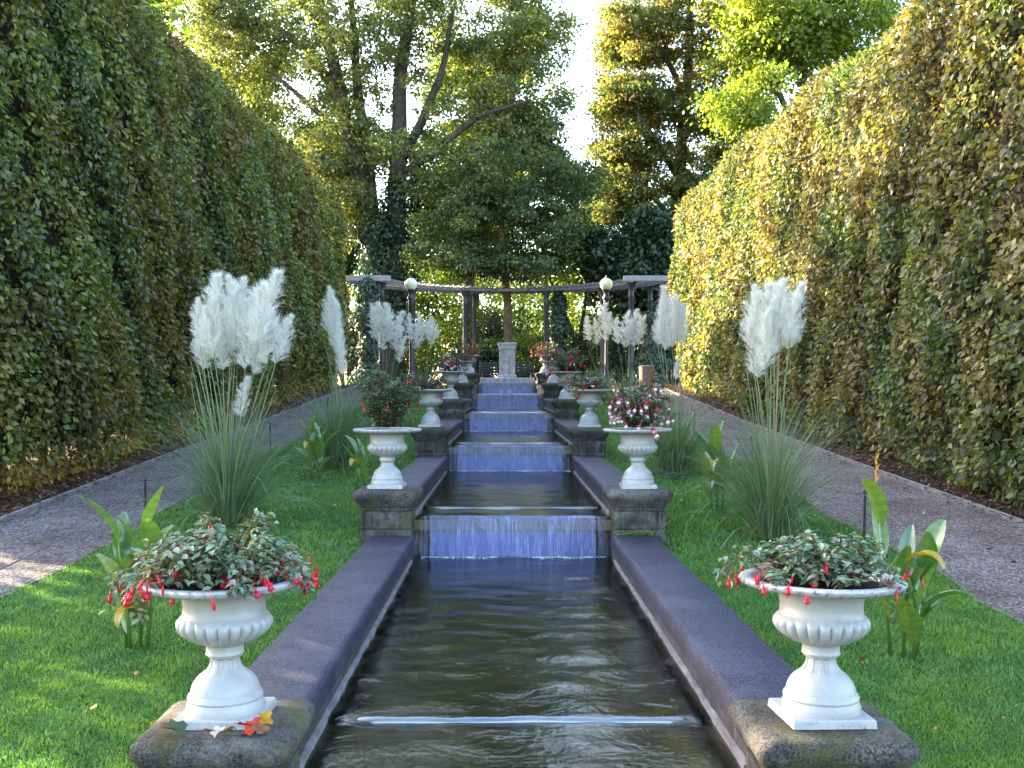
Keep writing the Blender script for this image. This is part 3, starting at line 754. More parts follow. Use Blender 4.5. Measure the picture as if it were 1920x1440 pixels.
fuchsia(6, 1, 'fuchsia with orange red blooms in the farthest right urn', .40, .42, 34, 900, 28, M['fuchsia_grey'], ['red', 'red'], .045, .3, 0, 1.8)

# ------------------------------------------------------------------ pampas grass
def plume_mesh(length, width, nb, nh, hw, seed, droop=.12):
    g = np.random.default_rng(seed)
    q = g.random(nb) ** 1.15                            # position along the axis
    ax = lambda q: np.stack([droop * length * q ** 2 * .8, 0 * q, length * q], -1)
    shape = lambda q: np.clip(np.sin(PI * np.clip(q ** .72 * .84 + .13, 0, 1)) ** .8, .10, 1)
    az = g.uniform(0, 2*PI, nb)
    bl = width * .85 * shape(q) * g.uniform(.45, 1.2, nb)     # side branch length
    dirr = norm(np.stack([np.cos(az), np.sin(az), g.uniform(.75, 1.35, nb) + q * 1.7], 1))
    P0 = ax(q * .88)
    # hairlets along each side branch
    u = g.random((nb, nh)) ** .8
    B = P0[:, None] + dirr[:, None] * (bl[:, None] * u)[..., None]
    B[..., 2] -= (bl[:, None] * u ** 2) * .28
    n = nb * nh; B = B.reshape(-1, 3)
    d = norm(np.repeat(dirr, nh, 0) * 1.0 + g.normal(0, .5, (n, 3)) + [0, 0, .35])
    hl = g.uniform(.02, .07, n) * .8 * (width / .17)
    paths = np.zeros((n, 3, 3))
    paths[:, 0] = B; paths[:, 1] = B + d * (hl * .5)[:, None]
    paths[:, 2] = B + d * hl[:, None] + np.array([0, 0, -.25]) * hl[:, None]
    w = np.tile([1, .8, .25], (n, 1)) * hw
    side = np.cross(d, g.normal(size=(n, 3)))
    # side branches as ribbons too
    return ribbons('plume', paths, w, side, M['plume'], rnd=g.random(n), obj=False)
PLN = [plume_mesh(.62, .27, 210, 26, .0018, s, dr) for s, dr in ((1, .10), (2, .2), (3, .05))]
PLF = [plume_mesh(.62, .25, 120, 15, .0048, s, dr) for s, dr in ((4, .12), (5, .25))]
def pampas(x, y, label, plumes, nbl, bl, near=True, spread=.55):
    """plumes: (px dx, base height, scale, lean, azimuth)"""
    z = float(gz(y))
    t = thing('pampas_grass', label, 'ornamental grass', (x, y, z), 'pampas grass clumps on the lawns')
    # blades
    n = nbl; k = 9
    az = G.uniform(0, 2*PI, n); r0 = np.abs(G.normal(0, .07, n)); L = bl * G.uniform(.55, 1.25, n)
    lean = np.abs(G.normal(0, .45, n)) + .06
    paths = np.zeros((n, k, 3)); q = np.linspace(0, 1, k)
    ang = lean[:, None] * (1 + q[None] * 0) + (q[None] ** 1.7) * G.uniform(.5, 2.2, n)[:, None] * (.5 + lean[:, None])
    ds = (L / (k - 1))[:, None]
    rr = r0[:, None] + np.concatenate([np.zeros((n, 1)), np.cumsum(np.sin(ang[:, :-1]) * ds, 1)], 1)
    zz = np.concatenate([np.zeros((n, 1)), np.cumsum(np.cos(ang[:, :-1]) * ds, 1)], 1)
    tw = G.normal(0, .12, n)[:, None] * q[None]
    paths[..., 0] = rr * np.cos(az[:, None] + tw); paths[..., 1] = rr * np.sin(az[:, None] + tw); paths[..., 2] = np.maximum(zz, .01)
    w = (np.array([1, 1, 1, .95, .9, .8, .65, .45, .12])[None] * G.uniform(.0035, .0075, n)[:, None]) * (1 if near else 1.5)
    side = np.stack([-np.sin(az) + G.normal(0, .3, n), np.cos(az) + G.normal(0, .3, n), G.normal(0, .2, n)], 1)
    ribbons('blades', paths, w, side, M['pampas'], t, rnd=np.clip(G.random(n), 0, 1))
    # dry thatch at the foot
    n2 = nbl // 5; az = G.uniform(0, 2*PI, n2); P = np.stack([np.cos(az) * .1, np.sin(az) * .1, np.full(n2, .01)], 1) * G.uniform(.3, 1.6, (n2, 1))
    P[:, 2] = .01
    leaves('thatch', P, np.stack([np.cos(az), np.sin(az), G.uniform(.2, 1.5, n2)], 1), rvec(n2), G.uniform(.08, .22, n2), .007, M['pstem'], G.uniform(.6, 1, n2), t, rich=False)
    for i in range(9 if near else 4):        # stalks without a plume of their own
        dx0, hb0 = R.choice(plumes)[:2]; bx, by = R.gauss(0, .06), R.gauss(0, .06); m3 = MB(); dx0 += R.gauss(0, .05); hb0 *= R.uniform(.7, 1.0)
        m3.tube([(bx + (dx0 - bx) * q ** 1.25, by + R.uniform(-.01, .01), hb0 * q) for q in np.linspace(0, 1, 7)], [.005, .0048, .0045, .004, .0035, .003, .002], 5)
        so = m3.build('stalk', M['pstem'], t, smooth=True); at = so.data.attributes.new('rnd', 'FLOAT', 'FACE'); at.data.foreach_set('value', np.full(len(so.data.polygons), R.random(), dtype=np.float32))
    for i, (dx, hb, sc, ln, a) in enumerate(plumes):
        # stalk from the crown to the plume foot
        bx, by = R.gauss(0, .05), R.gauss(0, .05); dy = R.uniform(-.14, .14)
        st = MB(); pts = []
        for q in np.linspace(0, 1, 9):
            pts.append((bx + (dx - bx) * (q ** 1.25), by + (dy - by) * q, hb * q))
        st.tube(pts, list(np.linspace(.0055, .0032, 9)), 5)
        tip = Vector(pts[-1]); dr = (tip - Vector(pts[-2])).normalized()
        so = st.build('stalk', M['pstem'], t, smooth=True)
        at = so.data.attributes.new('rnd', 'FLOAT', 'FACE'); v = R.random()
        at.data.foreach_set('value', np.full(len(so.data.polygons), v, dtype=np.float32))
        # plume on the stalk: a thing moves with it, so it is a part beside it
        o = mobj('plume', (PLN if near else PLF)[i % (3 if near else 2)], so)
        o.location = tip - dr * .02
        o.rotation_euler = (R.uniform(-.08, .08), ln + dr.x * .6, a)
        ws = sc * R.uniform(.95, 1.1) * (.72 if (near and y > 11) else .9)
        o.scale = (ws, ws, sc)
        if hb > 1.0:
            m2 = MB(); e = tip + Vector((0, 0, .42 * sc)) + Vector((ln * .4 * sc, 0, 0)) * .9
            m2.tube([tip, (tip + e) / 2, e], [.003, .0022, .001], 4); q2 = m2.build('plume_axis', M['pstem'], so)
            at = q2.data.attributes.new('rnd', 'FLOAT', 'FACE'); at.data.foreach_set('value', np.full(len(q2.data.polygons), .5, dtype=np.float32))
def mm(px, D): return px * D / F
def plset(D, xc, gy, items):
    """items: (px x, px y of plume foot, px y of its tip) in the photo -> offsets at depth D"""
    out = []; z0 = float(gz(D))
    for (px, pf, pt) in items:
        dx = (px - 947) * D / F - .065 - xc
        hf = ZC - (pf - 733) * D / F - z0; ht = ZC - (pt - 733) * D / F - z0
        out.append((dx, hf, (ht - hf) / .66, R.uniform(-.06, .06) + dx * .12, R.choice((0, PI)) * 1.0 + R.uniform(-.4, .4)))
    return out
pampas(-2.57, 9.64, 'largest pampas clump, left lawn behind the front urn, with a fan of white plumes',
       plset(9.64, -2.57, 0, [(362, 665, 590), (372, 630, 545), (522, 640, 550), (375, 690, 575), (405, 670, 490), (430, 660, 515), (462, 690, 500), (488, 655, 482), (505, 680, 560), (520, 680, 570), (450, 780, 690), (385, 640, 560), (445, 640, 495), (415, 690, 580), (478, 700, 585), (395, 665, 545), (500, 660, 535), (440, 610, 500)]), 1050, 1.18)
pampas(-2.15, 13.1, 'slim pampas clump with one leaning column of plumes beside the left hedge',
       plset(13.1, -2.15, 0, [(612, 625, 520), (625, 650, 555), (640, 680, 590), (628, 640, 540), (646, 700, 620), (635, 660, 570)]), 1100, 1.05)
pampas(-2.06, 18.0, 'pampas clump with creamy plumes in front of the left lamp',
       plset(18.0, -2.06, 0, [(705, 640, 552), (725, 640, 560), (742, 660, 570), (698, 625, 560), (735, 640, 556), (718, 655, 575), (748, 680, 620)]), 420, .95, False)
pampas(-1.81, 23.0, 'far pampas clump of the left lawn, low round white plumes',
       plset(23.0, -1.81, 0, [(772, 640, 580), (788, 640, 578), (803, 640, 585), (818, 635, 588), (780, 655, 600), (810, 645, 592)]), 300, .85, False)
pampas(2.2, 9.07, 'tall pampas clump of the right lawn behind the front right urn, plumes on long stalks',
       plset(9.07, 2.2, 0, [(1412, 650, 512), (1425, 705, 590), (1440, 640, 510), (1462, 655, 500), (1485, 650, 505), (1450, 660, 545), (1430, 690, 560), (1475, 640, 540), (1460, 620, 515)]), 950, 1.12)
pampas(1.97, 12.7, 'pampas clump with white plumes against the sunlit end of the right hedge',
       plset(12.7, 1.97, 0, [(1232, 645, 540), (1245, 655, 520), (1262, 650, 535), (1280, 645, 555), (1238, 640, 560), (1264, 710, 665), (1270, 640, 548)]), 1000, .95)
pampas(2.26, 20.0, 'pampas clump with broad plumes before the right pergola column',
       plset(20.0, 2.26, 0, [(1160, 645, 585), (1172, 650, 572), (1185, 640, 568), (1198, 645, 580), (1208, 630, 575), (1180, 645, 590), (1190, 650, 590)]), 380, .85, False)
pampas(2.07, 24.0, 'farthest pampas clump of the right lawn under the right lamp',
       plset(24.0, 2.07, 0, [(1105, 640, 585), (1118, 645, 590), (1130, 620, 560), (1142, 625, 562), (1135, 640, 575)]), 260, .85, False)

# ------------------------------------------------------------------ cannas
def big_leaf(L, W, bend, mat, twist=0, nu=12, nv=6, wave=.02, seed=0):
    g = random.Random(seed); v = []; f = []
    x = z = 0; ang = .15
    P = []
    for i in range(nu + 1):
        q = i / nu; P.append((x, z, ang))
        ang += bend / nu * (0.6 + q); x += math.sin(ang) * L / nu; z += math.cos(ang) * L / nu
    ph = g.uniform(0, 6)
    for i in range(nu + 1):
        q = i / nu; w = W * .5 * (math.sin(PI * min(1, q * .93 + .03)) ** .8) * (1 - .25 * q) + .004
        x, z, a = P[i]
        for j in range(nv + 1):
            t = j / nv * 2 - 1
            lift = (abs(t) ** 1.3) * w * .42 + wave * W * math.sin(q * 9 + ph + t) * abs(t)
            nx, nz = math.cos(a), -math.sin(a)
            v.append((x - nx * lift, t * w * .93, z - nz * lift))
    for i in range(nu):
        for j in range(nv):
            p = i * (nv + 1) + j; f.append((p, p + 1, p + nv + 2, p + nv + 1))
    me = bpy.data.meshes.new('leaf'); me.from_pydata(v, [], f); me.update(); me.materials.append(mat)
    me.polygons.foreach_set('use_smooth', np.ones(len(f), dtype=bool))
    a = me.attributes.new('rnd', 'FLOAT', 'FACE'); b = g.random() * .7
    a.data.foreach_set('value', np.array([min(1, b + .18 * g.random() + (.15 if (i // nv) % 2 else 0)) for i in range(len(f))], dtype=np.float32))
    return me
BL = [big_leaf(.35, .125, b, M['canna'], seed=i) for i, b in enumerate((.15, .45, .9, 1.5, .3, .7))]
BLY = [big_leaf(.26, .10, 1.9, M['canna_y'], seed=9), big_leaf(.24, .07, 2.6, M['canna_y'], seed=12)]
def canna(x, y, label, stalks, sc=1.0, yellow=1, flower=None, extra_low=3):
    z = float(gz(y)); t = thing('canna_plant', label, 'plant', (x, y, z), 'cannas on the lawns')
    for i, (dx, dy, H, nl) in enumerate(stalks):
        m = MB(); m.tube([(dx*.5, dy*.5, -.01), (dx*.8, dy*.8, H*.5), (dx, dy, H)], [.012*sc, .009*sc, .005*sc], 8)
        so = m.build('stalk', M['canna'], t, smooth=True)
        at = so.data.attributes.new('rnd', 'FLOAT', 'FACE'); at.data.foreach_set('value', np.full(len(so.data.polygons), .7, dtype=np.float32))
        a0 = R.uniform(0, 6)
        for j in range(nl):
            q = (j + .6) / nl; o = mobj('leaf', BL[R.choice((0, 1, 4, 5, 2)) if q > .45 else R.choice((1, 2, 3, 5))], so)
            s2 = sc * R.uniform(.75, 1.15); o.scale = (s2, s2 * R.uniform(.8, 1.1), s2)
            hh = H * (.12 + .80 * q); fr = hh / H
            o.location = (dx * (.5 + .5*fr), dy * (.5 + .5*fr), hh)
            o.rotation_euler = (R.uniform(-.15, .15), R.uniform(.0, .3), a0 + j * 2.4 + R.uniform(-.4, .4))
    for i in range(yellow):
        o = mobj('leaf', BLY[i % 2], t); o.location = (R.uniform(-.04, .04), -.05, stalks[0][2] * (.62 - .3 * i)); o.rotation_euler = (0, .5, -PI/2 + R.uniform(-.8, .8)); o.scale = (sc, sc, sc)
        o['label'] = 'yellow wilting leaf'
    if flower:
        dx, dy, H = flower; m = MB(); m.tube([(dx, dy, H), (dx + .01, dy, H + .26)], [.004, .003], 6); so = m.build('flower_spike', M['leaf_orange'], t)
        m = MB()
        for j in range(5): m.tube([(dx + .01, dy, H + .12 + j * .03), (dx + .012 + .012 * (-1) ** j, dy, H + .15 + j * .03)], [.006, .001], 6)
        m.build('bud', M['leaf_yellow'], t)
canna(-2.14, 6.0, 'canna with a yellow drooping leaf behind the front left urn', [(-.10, 0, .66, 5), (.03, .04, .72, 5), (.12, -.02, .52, 4), (-.04, -.06, .4, 4)], 1.0, 2)
canna(-2.26, 12.3, 'canna with upright leaves between the two nearest left pampas clumps', [(-.06, 0, .62, 5), (.05, .05, .5, 4), (.1, 0, .4, 4)], .95, 1)
canna(-1.62, 11.4, 'yellowish canna half hidden behind the second left urn', [(-.04, 0, .50, 4), (.08, .05, .45, 4)], .9, 1)
canna(2.11, 5.82, 'canna with one orange yellow hanging leaf behind the front right urn', [(-.12, .05, .85, 4), (.0, 0, .56, 5), (.13, 0, .55, 5), (.06, -.08, .35, 4)], 1.0, 1, (-.14, .05, .85))
canna(1.98, 10.3, 'canna with broad upright leaves on the right lawn', [(0, 0, .72, 6), (.1, .02, .48, 4), (-.08, 0, .35, 4)], 1.05, 1)
canna(2.35, 22.0, 'small far canna with a yellow flower on the right lawn', [(0, 0, .62, 4), (.1, 0, .5, 4)], 1.0, 0, (.0, 0, .62))
canna(-2.2, 16.2, 'canna clump in front of the creamy pampas plumes on the left lawn', [(0, 0, .6, 5), (.12, 0, .5, 4)], .95, 0)
canna(2.3, 16.0, 'low canna clump between the middle pampas clumps of the right lawn', [(0, 0, .5, 5), (-.1, 0, .45, 4)], .95, 0)

# ------------------------------------------------------------------ rope posts
def rope_row(s, ys, xf):
    side = 'left' if s < 0 else 'right'
    tops = []
    for i, y in enumerate(ys):
        x = xf; z = float(gz(y))
        t = thing('rope_post', f'thin black rope post {ORD[i]} from the front along the {side} path', 'post', (x, y, z), 'rope posts between lawn and path')
        m = MB(); m.lathe([(.014, -.1), (.012, .0), (.010, .40), (.011, .405)], 10); m.build('rod', M['post'], t, smooth=True)
        m = MB(); m.lathe([(.011, .402), (.017, .41), (.019, .425), (.014, .438), (.004, .445)], 12); m.build('knob', M['post'], t, smooth=True)
        t.rotation_euler = (R.uniform(-.03, .03), R.uniform(-.05, .05), 0)
        tops.append(Vector((x, y, z + .41)))
    for i in range(len(tops) - 1):
        a, b = tops[i], tops[i + 1]; m = MB(); pts = []
        for q in np.linspace(0, 1, 15):
            p = a.lerp(b, q); p.z -= .16 * 4 * q * (1 - q); pts.append(p)
        m.tube(pts, .0055, 6); o = m.build('rope', M['rope'], smooth=True)
        tag(o, f'grey rope sagging between the {ORD[i]} and {ORD[i+1]} posts of the {side} path', 'rope', 'ropes along the paths')
rope_row(1, [4.9, 8.9, 12.9, 16.9, 20.9], 2.93)
rope_row(-1, [4.6, 9.6, 14.7, 19.4, 24.0], -3.3)

# ------------------------------------------------------------------ hedges
def hedge(s, x_face, y0, y1, htop, mat, label, leaf=.084):
    """htop: height above eye as function of y"""
    t = thing('clipped_hedge', label, 'hedge', (s * (x_face + .8), (y0 + y1) / 2, 0), 'tall clipped hedges along the paths')
    off = -np.array(t.location)
    rs = .75
    def surf(y, u):
        """u in 0..1 along face bottom->top->back; returns pos, normal"""
        zb = gz(y) + .07; zt = ZC + htop(y)
        Hs = zt - rs - zb; arc = rs * PI / 2; top = .9
        tot = Hs + arc + top; d = u * tot
        x = np.where(d < Hs, x_face, np.where(d < Hs + arc, x_face + rs * (1 - np.cos((d - Hs) / rs)), x_face + rs + (d - Hs - arc)))
        z = np.where(d < Hs, zb + d, np.where(d < Hs + arc, zt - rs + rs * np.sin((d - Hs) / rs), zt))
        a = np.clip((d - Hs) / rs, 0, PI / 2)
        nx = -np.cos(a); nz = np.sin(a)
        # soft far end
        e = np.maximum(np.clip((y - (y1 - .8)) / .8, 0, 1), np.clip((y0 + .5 - y) / .5, 0, 1))
        x = x + .5 * (1 - np.sqrt(np.clip(1 - e ** 2, 0, 1)))
        z = z - .8 * (1 - np.sqrt(np.clip(1 - e ** 2, 0, 1))) * (u > .3) * np.clip((z - ZC) / 4, 0, 1)
        # lumps
        lump = .10 * np.sin(y * 1.1 + 1.3 * np.sin(z * .9) + s) + .07 * np.sin(z * 1.9 + y * .8) + .05 * np.sin(y * 4.3 + z * 3.1) + .035 * np.sin(y * 9.1 - z * 7.3) * np.sin(z * 5 + y * 3)
        # ragged foot, a little drawn in
        foot = np.clip(1 - (z - gz(y)) / .9, 0, 1)
        x = x - nx * 0 + foot * .12
        return x, z, nx, nz, lump
    area_tot = 0; Ps = []; Ds = []; Ns = []; Ls = []; Rn = []
    y = y0
    while y < y1:
        dy = 1.5; ye = min(y + dy, y1); yc = (y + ye) / 2
        lf = leaf * (1 + max(0, yc - 16) * .028)
        dens = 3.6 / (lf * lf * .55)
        n = int(dens * (ye - y) * 7.6)
        yyv = G.uniform(y, ye, n); u = G.random(n)
        x, z, nx, nz, lump = surf(yyv, u)
        dep = G.exponential(.11, n) - .06
        px_ = x + nx * (lump - dep); pz = z + nz * (lump - dep)
        P = np.stack([s * px_, yyv, pz], 1)
        P += G.normal(0, .015, (n, 3))
        hole = np.sin(yyv*3.7 + 2*np.sin(pz*2.1)) * np.sin(pz*4.1 + 1.5*np.sin(yyv*1.9)) + .5*np.sin(yyv*8.3 + pz*6.1)
        P[:, 0] += s * np.clip(hole - .6, 0, 1) * .5
        nn = np.stack([s * nx, 0 * nx, nz], 1)
        D = norm(nn * .35 + np.array([0, 0, -1.0]) * .75 * (1 - nz[:, None]) + rvec(n) * .75)
        N = norm(nn * .9 + rvec(n) * .9 + np.array([0, 0, .35]))
        Ps.append(P); Ds.append(D); Ns.append(N); Ls.append(lf * G.uniform(.6, 1.3, n))
        Rn.append(np.clip(G.random(n) * .85 + .12 * np.sin(yyv * 2.2 + pz * 1.7), 0, 1))
        y = ye
    P = np.concatenate(Ps); L = np.concatenate(Ls)
    o = leaves('foliage', P + off, np.concatenate(Ds), np.concatenate(Ns), L, L * .62, mat, np.concatenate(Rn), t, rich=False)
    # interior mass, set in from the leaf surface
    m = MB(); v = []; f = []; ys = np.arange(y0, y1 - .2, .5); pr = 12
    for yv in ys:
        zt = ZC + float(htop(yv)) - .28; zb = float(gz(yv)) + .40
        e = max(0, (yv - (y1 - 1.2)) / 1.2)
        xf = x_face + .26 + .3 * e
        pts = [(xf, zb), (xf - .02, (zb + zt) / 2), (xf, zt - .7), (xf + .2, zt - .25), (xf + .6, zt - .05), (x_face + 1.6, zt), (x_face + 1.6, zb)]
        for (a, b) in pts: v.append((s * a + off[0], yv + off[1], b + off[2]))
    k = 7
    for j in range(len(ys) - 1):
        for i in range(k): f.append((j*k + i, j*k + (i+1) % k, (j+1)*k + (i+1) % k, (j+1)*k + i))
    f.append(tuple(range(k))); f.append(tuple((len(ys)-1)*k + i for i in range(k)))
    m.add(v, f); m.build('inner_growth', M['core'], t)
    # stems at the foot and stray twigs on the face
    m = MB()
    for yv in np.arange(y0 + .2, y1, .38):
        for _ in range(2):
            yv2 = yv + R.uniform(-.15, .15); xx = x_face + R.uniform(.3, 1.0); z = float(gz(yv2))
            m.tube([(s*xx + off[0], yv2 + off[1], z + off[2] - .05), (s*(xx + R.uniform(-.1, .1)) + off[0], yv2 + R.uniform(-.1, .1) + off[1], z + .9 + off[2])], [R.uniform(.015, .04), .012], 6, False)
    for _ in range(420):
        yv = R.uniform(y0, min(y1, 22)); u = R.random() * .7; x, z, nx, nz, lump = surf(np.array([yv]), np.array([u]))
        p = np.array([s * (x[0] + nx[0] * (lump[0] + .0)), yv, z[0]]) + off
        d = np.array([-s * R.uniform(-.05, .08), R.uniform(-.3, .3), R.uniform(-.12, .25)])
        m.tube([p - d * .4, p, p + d * .6 + [0, 0, R.uniform(-.03, .03)]], [.004, .003, .0015], 4, False)
    tag(m.build('twigs', M['twig'], t), kind='stuff')
hedge(-1, 5.0, 10.2, 32.9, lambda y: np.interp(y, [0, 15, 24, 30, 33.4], [5.55, 5.6, 5.85, 5.85, 5.6]), M['hedgeL'], 'tall clipped green hedge along the left path, brownish at its foot')
hedge(1, 4.85, 7.0, 31.0, lambda y: np.interp(y, [0, 14, 17, 21.5, 31], [4.95, 4.98, 5.05, 5.35, 5.55]), M['hedgeR'], 'tall clipped hedge of browning autumn leaves along the right path, far end in sun')
# leaf litter on the beds
n = 26000; y = 6 + 26 * G.random(n) ** 1.4; sd = G.choice([-1, 1], n)
x = np.where(sd < 0, -np.array([abs(LOx(v)) for v in y]), np.array([ROx(v) for v in y])) + sd * (G.random(n) * 1.2 - .03 - .55 * (G.random(n) < .05) * G.random(n) * 2)
P = np.stack([x, y, gz(y) + .02 + G.random(n) * .03], 1)
tag(leaves('leaf_litter', P, rvec(n) * [1, 1, .3], norm(rvec(n) * .6 + [0, 0, 1]), G.uniform(.03, .075, n), G.uniform(.02, .045, n), M['litter'], None, rich=False),
    'brown fallen leaf litter on the beds under both hedges', 'leaf litter', kind='stuff')

# fallen leaves: on the front left pedestal and on the lawns
LM = {}
for nm in ('leaf_red', 'leaf_yellow', 'leaf_brown', 'leaf_green', 'leaf_orange', 'leaf_pale'):
    m = MB(); v = []; nseg = 14
    for i in range(nseg):
        a = 2 * PI * i / nseg; r = .026 * (1 + .28 * math.cos(a * 5)) ; v.append((r * math.cos(a) * 1.15, r * math.sin(a), .006 * math.sin(a * 2 + R.random()) + .012 * abs(math.sin(a))))
    v.append((0, 0, 0)); f = [(i, (i + 1) % nseg, nseg) for i in range(nseg)]
    m.add(v, f); m.tube([(.026, 0, .004), (.05, .004, .008)], .0008, 4); LM[nm] = m.build('fallen_leaf', M[nm], mesh_only=True, smooth=True)
def fl(x, y, z, nm, sc, label, group):
    o = mobj('fallen_leaf', LM[nm]); o.location = (x, y, z); o.scale = (sc, sc, sc); o.rotation_euler = (R.uniform(-.5, .5), R.uniform(-.5, .5), R.uniform(0, 6))
    tag(o, label, 'leaf', group)
zt = CAPZ[1] + .012
cap = [(-1.17, 3.615, 'leaf_green', 1.3, 'dull green fallen leaf at the left front of the urn base'), (-1.215, 3.66, 'leaf_brown', 1.0, 'brown fallen leaf at the left corner of the urn base'),
       (-1.055, 3.625, 'leaf_orange', .8, 'orange brown fallen leaf under the front edge of the urn base'), (-1.03, 3.615, 'leaf_pale', .8, 'pale petal like fallen leaf in front of the urn base'),
       (-1.005, 3.63, 'leaf_yellow', .9, 'yellow fallen leaf in front of the urn base'), (-.945, 3.66, 'leaf_red', 1.2, 'bright red fallen leaf right of the urn base'),
       (-.93, 3.74, 'leaf_yellow', 1.15, 'yellow and brown fallen leaf at the right back of the leaf pile'), (-.905, 3.70, 'leaf_yellow', 1.0, 'yellow fallen leaf at the right edge of the leaf pile'),
       (-.955, 3.71, 'leaf_orange', 1.1, 'orange fallen leaf in the middle of the leaf pile'), (-.91, 3.63, 'leaf_brown', 1.0, 'brown fallen leaf at the front right of the leaf pile'),
       (-.975, 3.68, 'leaf_red', .8, 'small red fallen leaf against the right side of the urn base')]
for (x, y, nm, sc, lb) in cap: fl(x + (.02 if x > -1.0 else 0), y - .025, zt + R.uniform(.004, .016), nm, sc * 1.08, lb, 'fallen leaves on the front left pedestal')
for i in range(110):
    s = R.choice((-1, 1)); y = 4.2 + 9 * R.random() ** 1.6; x = s * R.uniform(1.5, 3.0)
    fl(x, y, float(gz(y)) + .035, R.choice(['leaf_brown', 'leaf_orange', 'leaf_brown', 'leaf_brown', 'leaf_yellow']), R.uniform(.3, .8), 'small dry fallen leaf lying on the mown lawn', 'fallen leaves scattered on the lawns')

# ------------------------------------------------------------------ pergola, lamps, bench, bin
PZ = float(gz(36)); PT = ZC + 3.72
t = thing('pergola', 'curved pergola of dark iron columns and weathered beams behind the cascade', 'pergola', (0, 35.0, PZ))
hb = PT - PZ - .16
def ringpt(r, a): return (-r * math.cos(a), .86 * r * math.sin(a))
for r in (4.25, 5.3):
    m = MB(); na = 60; v = []; f = []
    for i in range(na + 1):
        a = -.02 + (PI + .04) * i / na
        for (dr, dz) in ((-.05, .05), (.05, .05), (.05, .16), (-.05, .16)):
            x, y = ringpt(r + dr, a); v.append((x, y, hb + dz))
    for i in range(na):
        for j in range(4): f.append((i*4 + j, i*4 + (j+1) % 4, i*4 + 4 + (j+1) % 4, i*4 + 4 + j))
    f.append((0, 1, 2, 3)); f.append(tuple(na*4 + j for j in range(4)))
    m.add(v, f); m.build('beam', M['beam'], t)
raf = None
for i in range(64):
    a = -.0 + PI * i / 63
    m = MB(); m.box(-.72, .66, -.025, .025, 0, .06)
    if raf is None: raf = m.build('rafter', M['beam'], mesh_only=True)
    o = mobj('rafter', raf, t); x, y = ringpt(4.80, a); o.location = (x, y, hb + .162); o.rotation_euler = (R.uniform(-.02, .02), R.uniform(-.02, .02), PI - a if True else 0)
for s_ in (-1, 1):
    m = MB(); m.box(min(s_*5.4, s_*3.8), max(s_*5.4, s_*3.8), -.24, -.12, hb + .03, hb + .20); bevel(m.build('end_beam', M['pale_beam'], t), .01)
colm = MB()
colm.lathe([(.17, 0), (.17, .08), (.14, .10), (.15, .14), (.12, .18), (.115, .7), (.13, .72), (.13, .76), (.095, .80), (.085, 2.6), (.11, 2.64), (.11, 2.68), (.09, 2.72), (.10, 2.9), (.15, 3.0), (.19, 3.06)], 14)
cz = hb + .045; cmesh = colm.build('column', M['iron'], mesh_only=True, auto=40)
for (x, y, r) in ((-4.17, .55, 1), (-1.5, 3.98, 1), (1.42, 4.01, 1), (4.13, .55, 1), (-4.95, 1.5, .9), (-1.2, 5.31, .8), (1.9, 5.1, .9), (4.95, 2.2, .9), (-3.3, 2.7, .95), (3.35, 2.65, .95)):
    o = mobj('column', cmesh, t); o.location = (x, y * .86, 0); o.scale = (r, r, cz / 3.06)
def ivy(x, y, r, h, n, label):
    z = float(gz(y)); th = G.uniform(0, 2*PI, n); u = G.random(n)
    rr = r * (.7 + .3 * np.sin(u * 9 + x) + .2*np.sin(u * 23)) * (1.1 - .35 * u) * (1 + .2 * G.normal(size=n)) 
    P = np.stack([np.cos(th) * rr, np.sin(th) * rr, u * h], 1)
    N = norm(np.stack([np.cos(th), np.sin(th), .2 + 0*th], 1) + rvec(n) * .5)
    t = thing('ivy', label, 'ivy', (x, y, z), 'ivy grown up the pergola columns')
    leaves('foliage', P, rvec(n) * .6 + [0, 0, -.8], N, G.uniform(.08, .14, n), G.uniform(.06, .1, n), M['ivy'], None, t, rich=False)
    m = MB(); m.tube([(r*.3, 0, 0), (r*.3, .05, h*.5), (r*.3, 0, h*.95)], [.05, .035, .02], 6); m.build('vine', M['twig'], t)
ivy(1.9, 39.1, .42, 3.6, 5200, 'ivy covering the pergola column right of the stone monument')
ivy(-4.55, 34.9, .5, 3.7, 8000, 'thick ivy swallowing the pergola column at the end of the left hedge')
ivy(4.95, 36.2, .45, 2.6, 4500, 'low ivy on the pergola column beside the right hedge')

def lamp(x, y, label):
    z = float(gz(y)); t = thing('garden_lamp', label, 'lamp', (x, y, z), 'globe lamps before the pergola')
    H = ZC + 3.1 - z
    m = MB(); m.lathe([(.16, 0), (.16, .06), (.12, .1), (.11, .3), (.07, .36), (.05, .5), (.042, H - .9), (.06, H - .88), (.06, H - .82), (.075, H - .8), (.08, H - .45), (.11, H - .42), (.11, H - .38), (.07, H - .32), (.07, H - .26), (.11, H - .2), (.12, H - .165)], 16); m.build('lamp_post', M['iron'], t, auto=40)
    m = MB(); m.lathe([(.185*math.sin(a), H - .185*math.cos(a)) for a in np.linspace(.5, PI - .02, 16)], 28); m.build('globe', M['globe'], t, smooth=True)
    m = MB(); m.lathe([(.06, H + .172), (.055, H + .19), (.02, H + .2), (.02, H + .24), (.003, H + .27)], 12); m.build('finial', M['iron'], t, auto=40)
lamp(-2.8, 31.0, 'round globe lamp on a dark post, left of the cascade head')
lamp(2.88, 31.0, 'round globe lamp on a dark post, right of the cascade head')

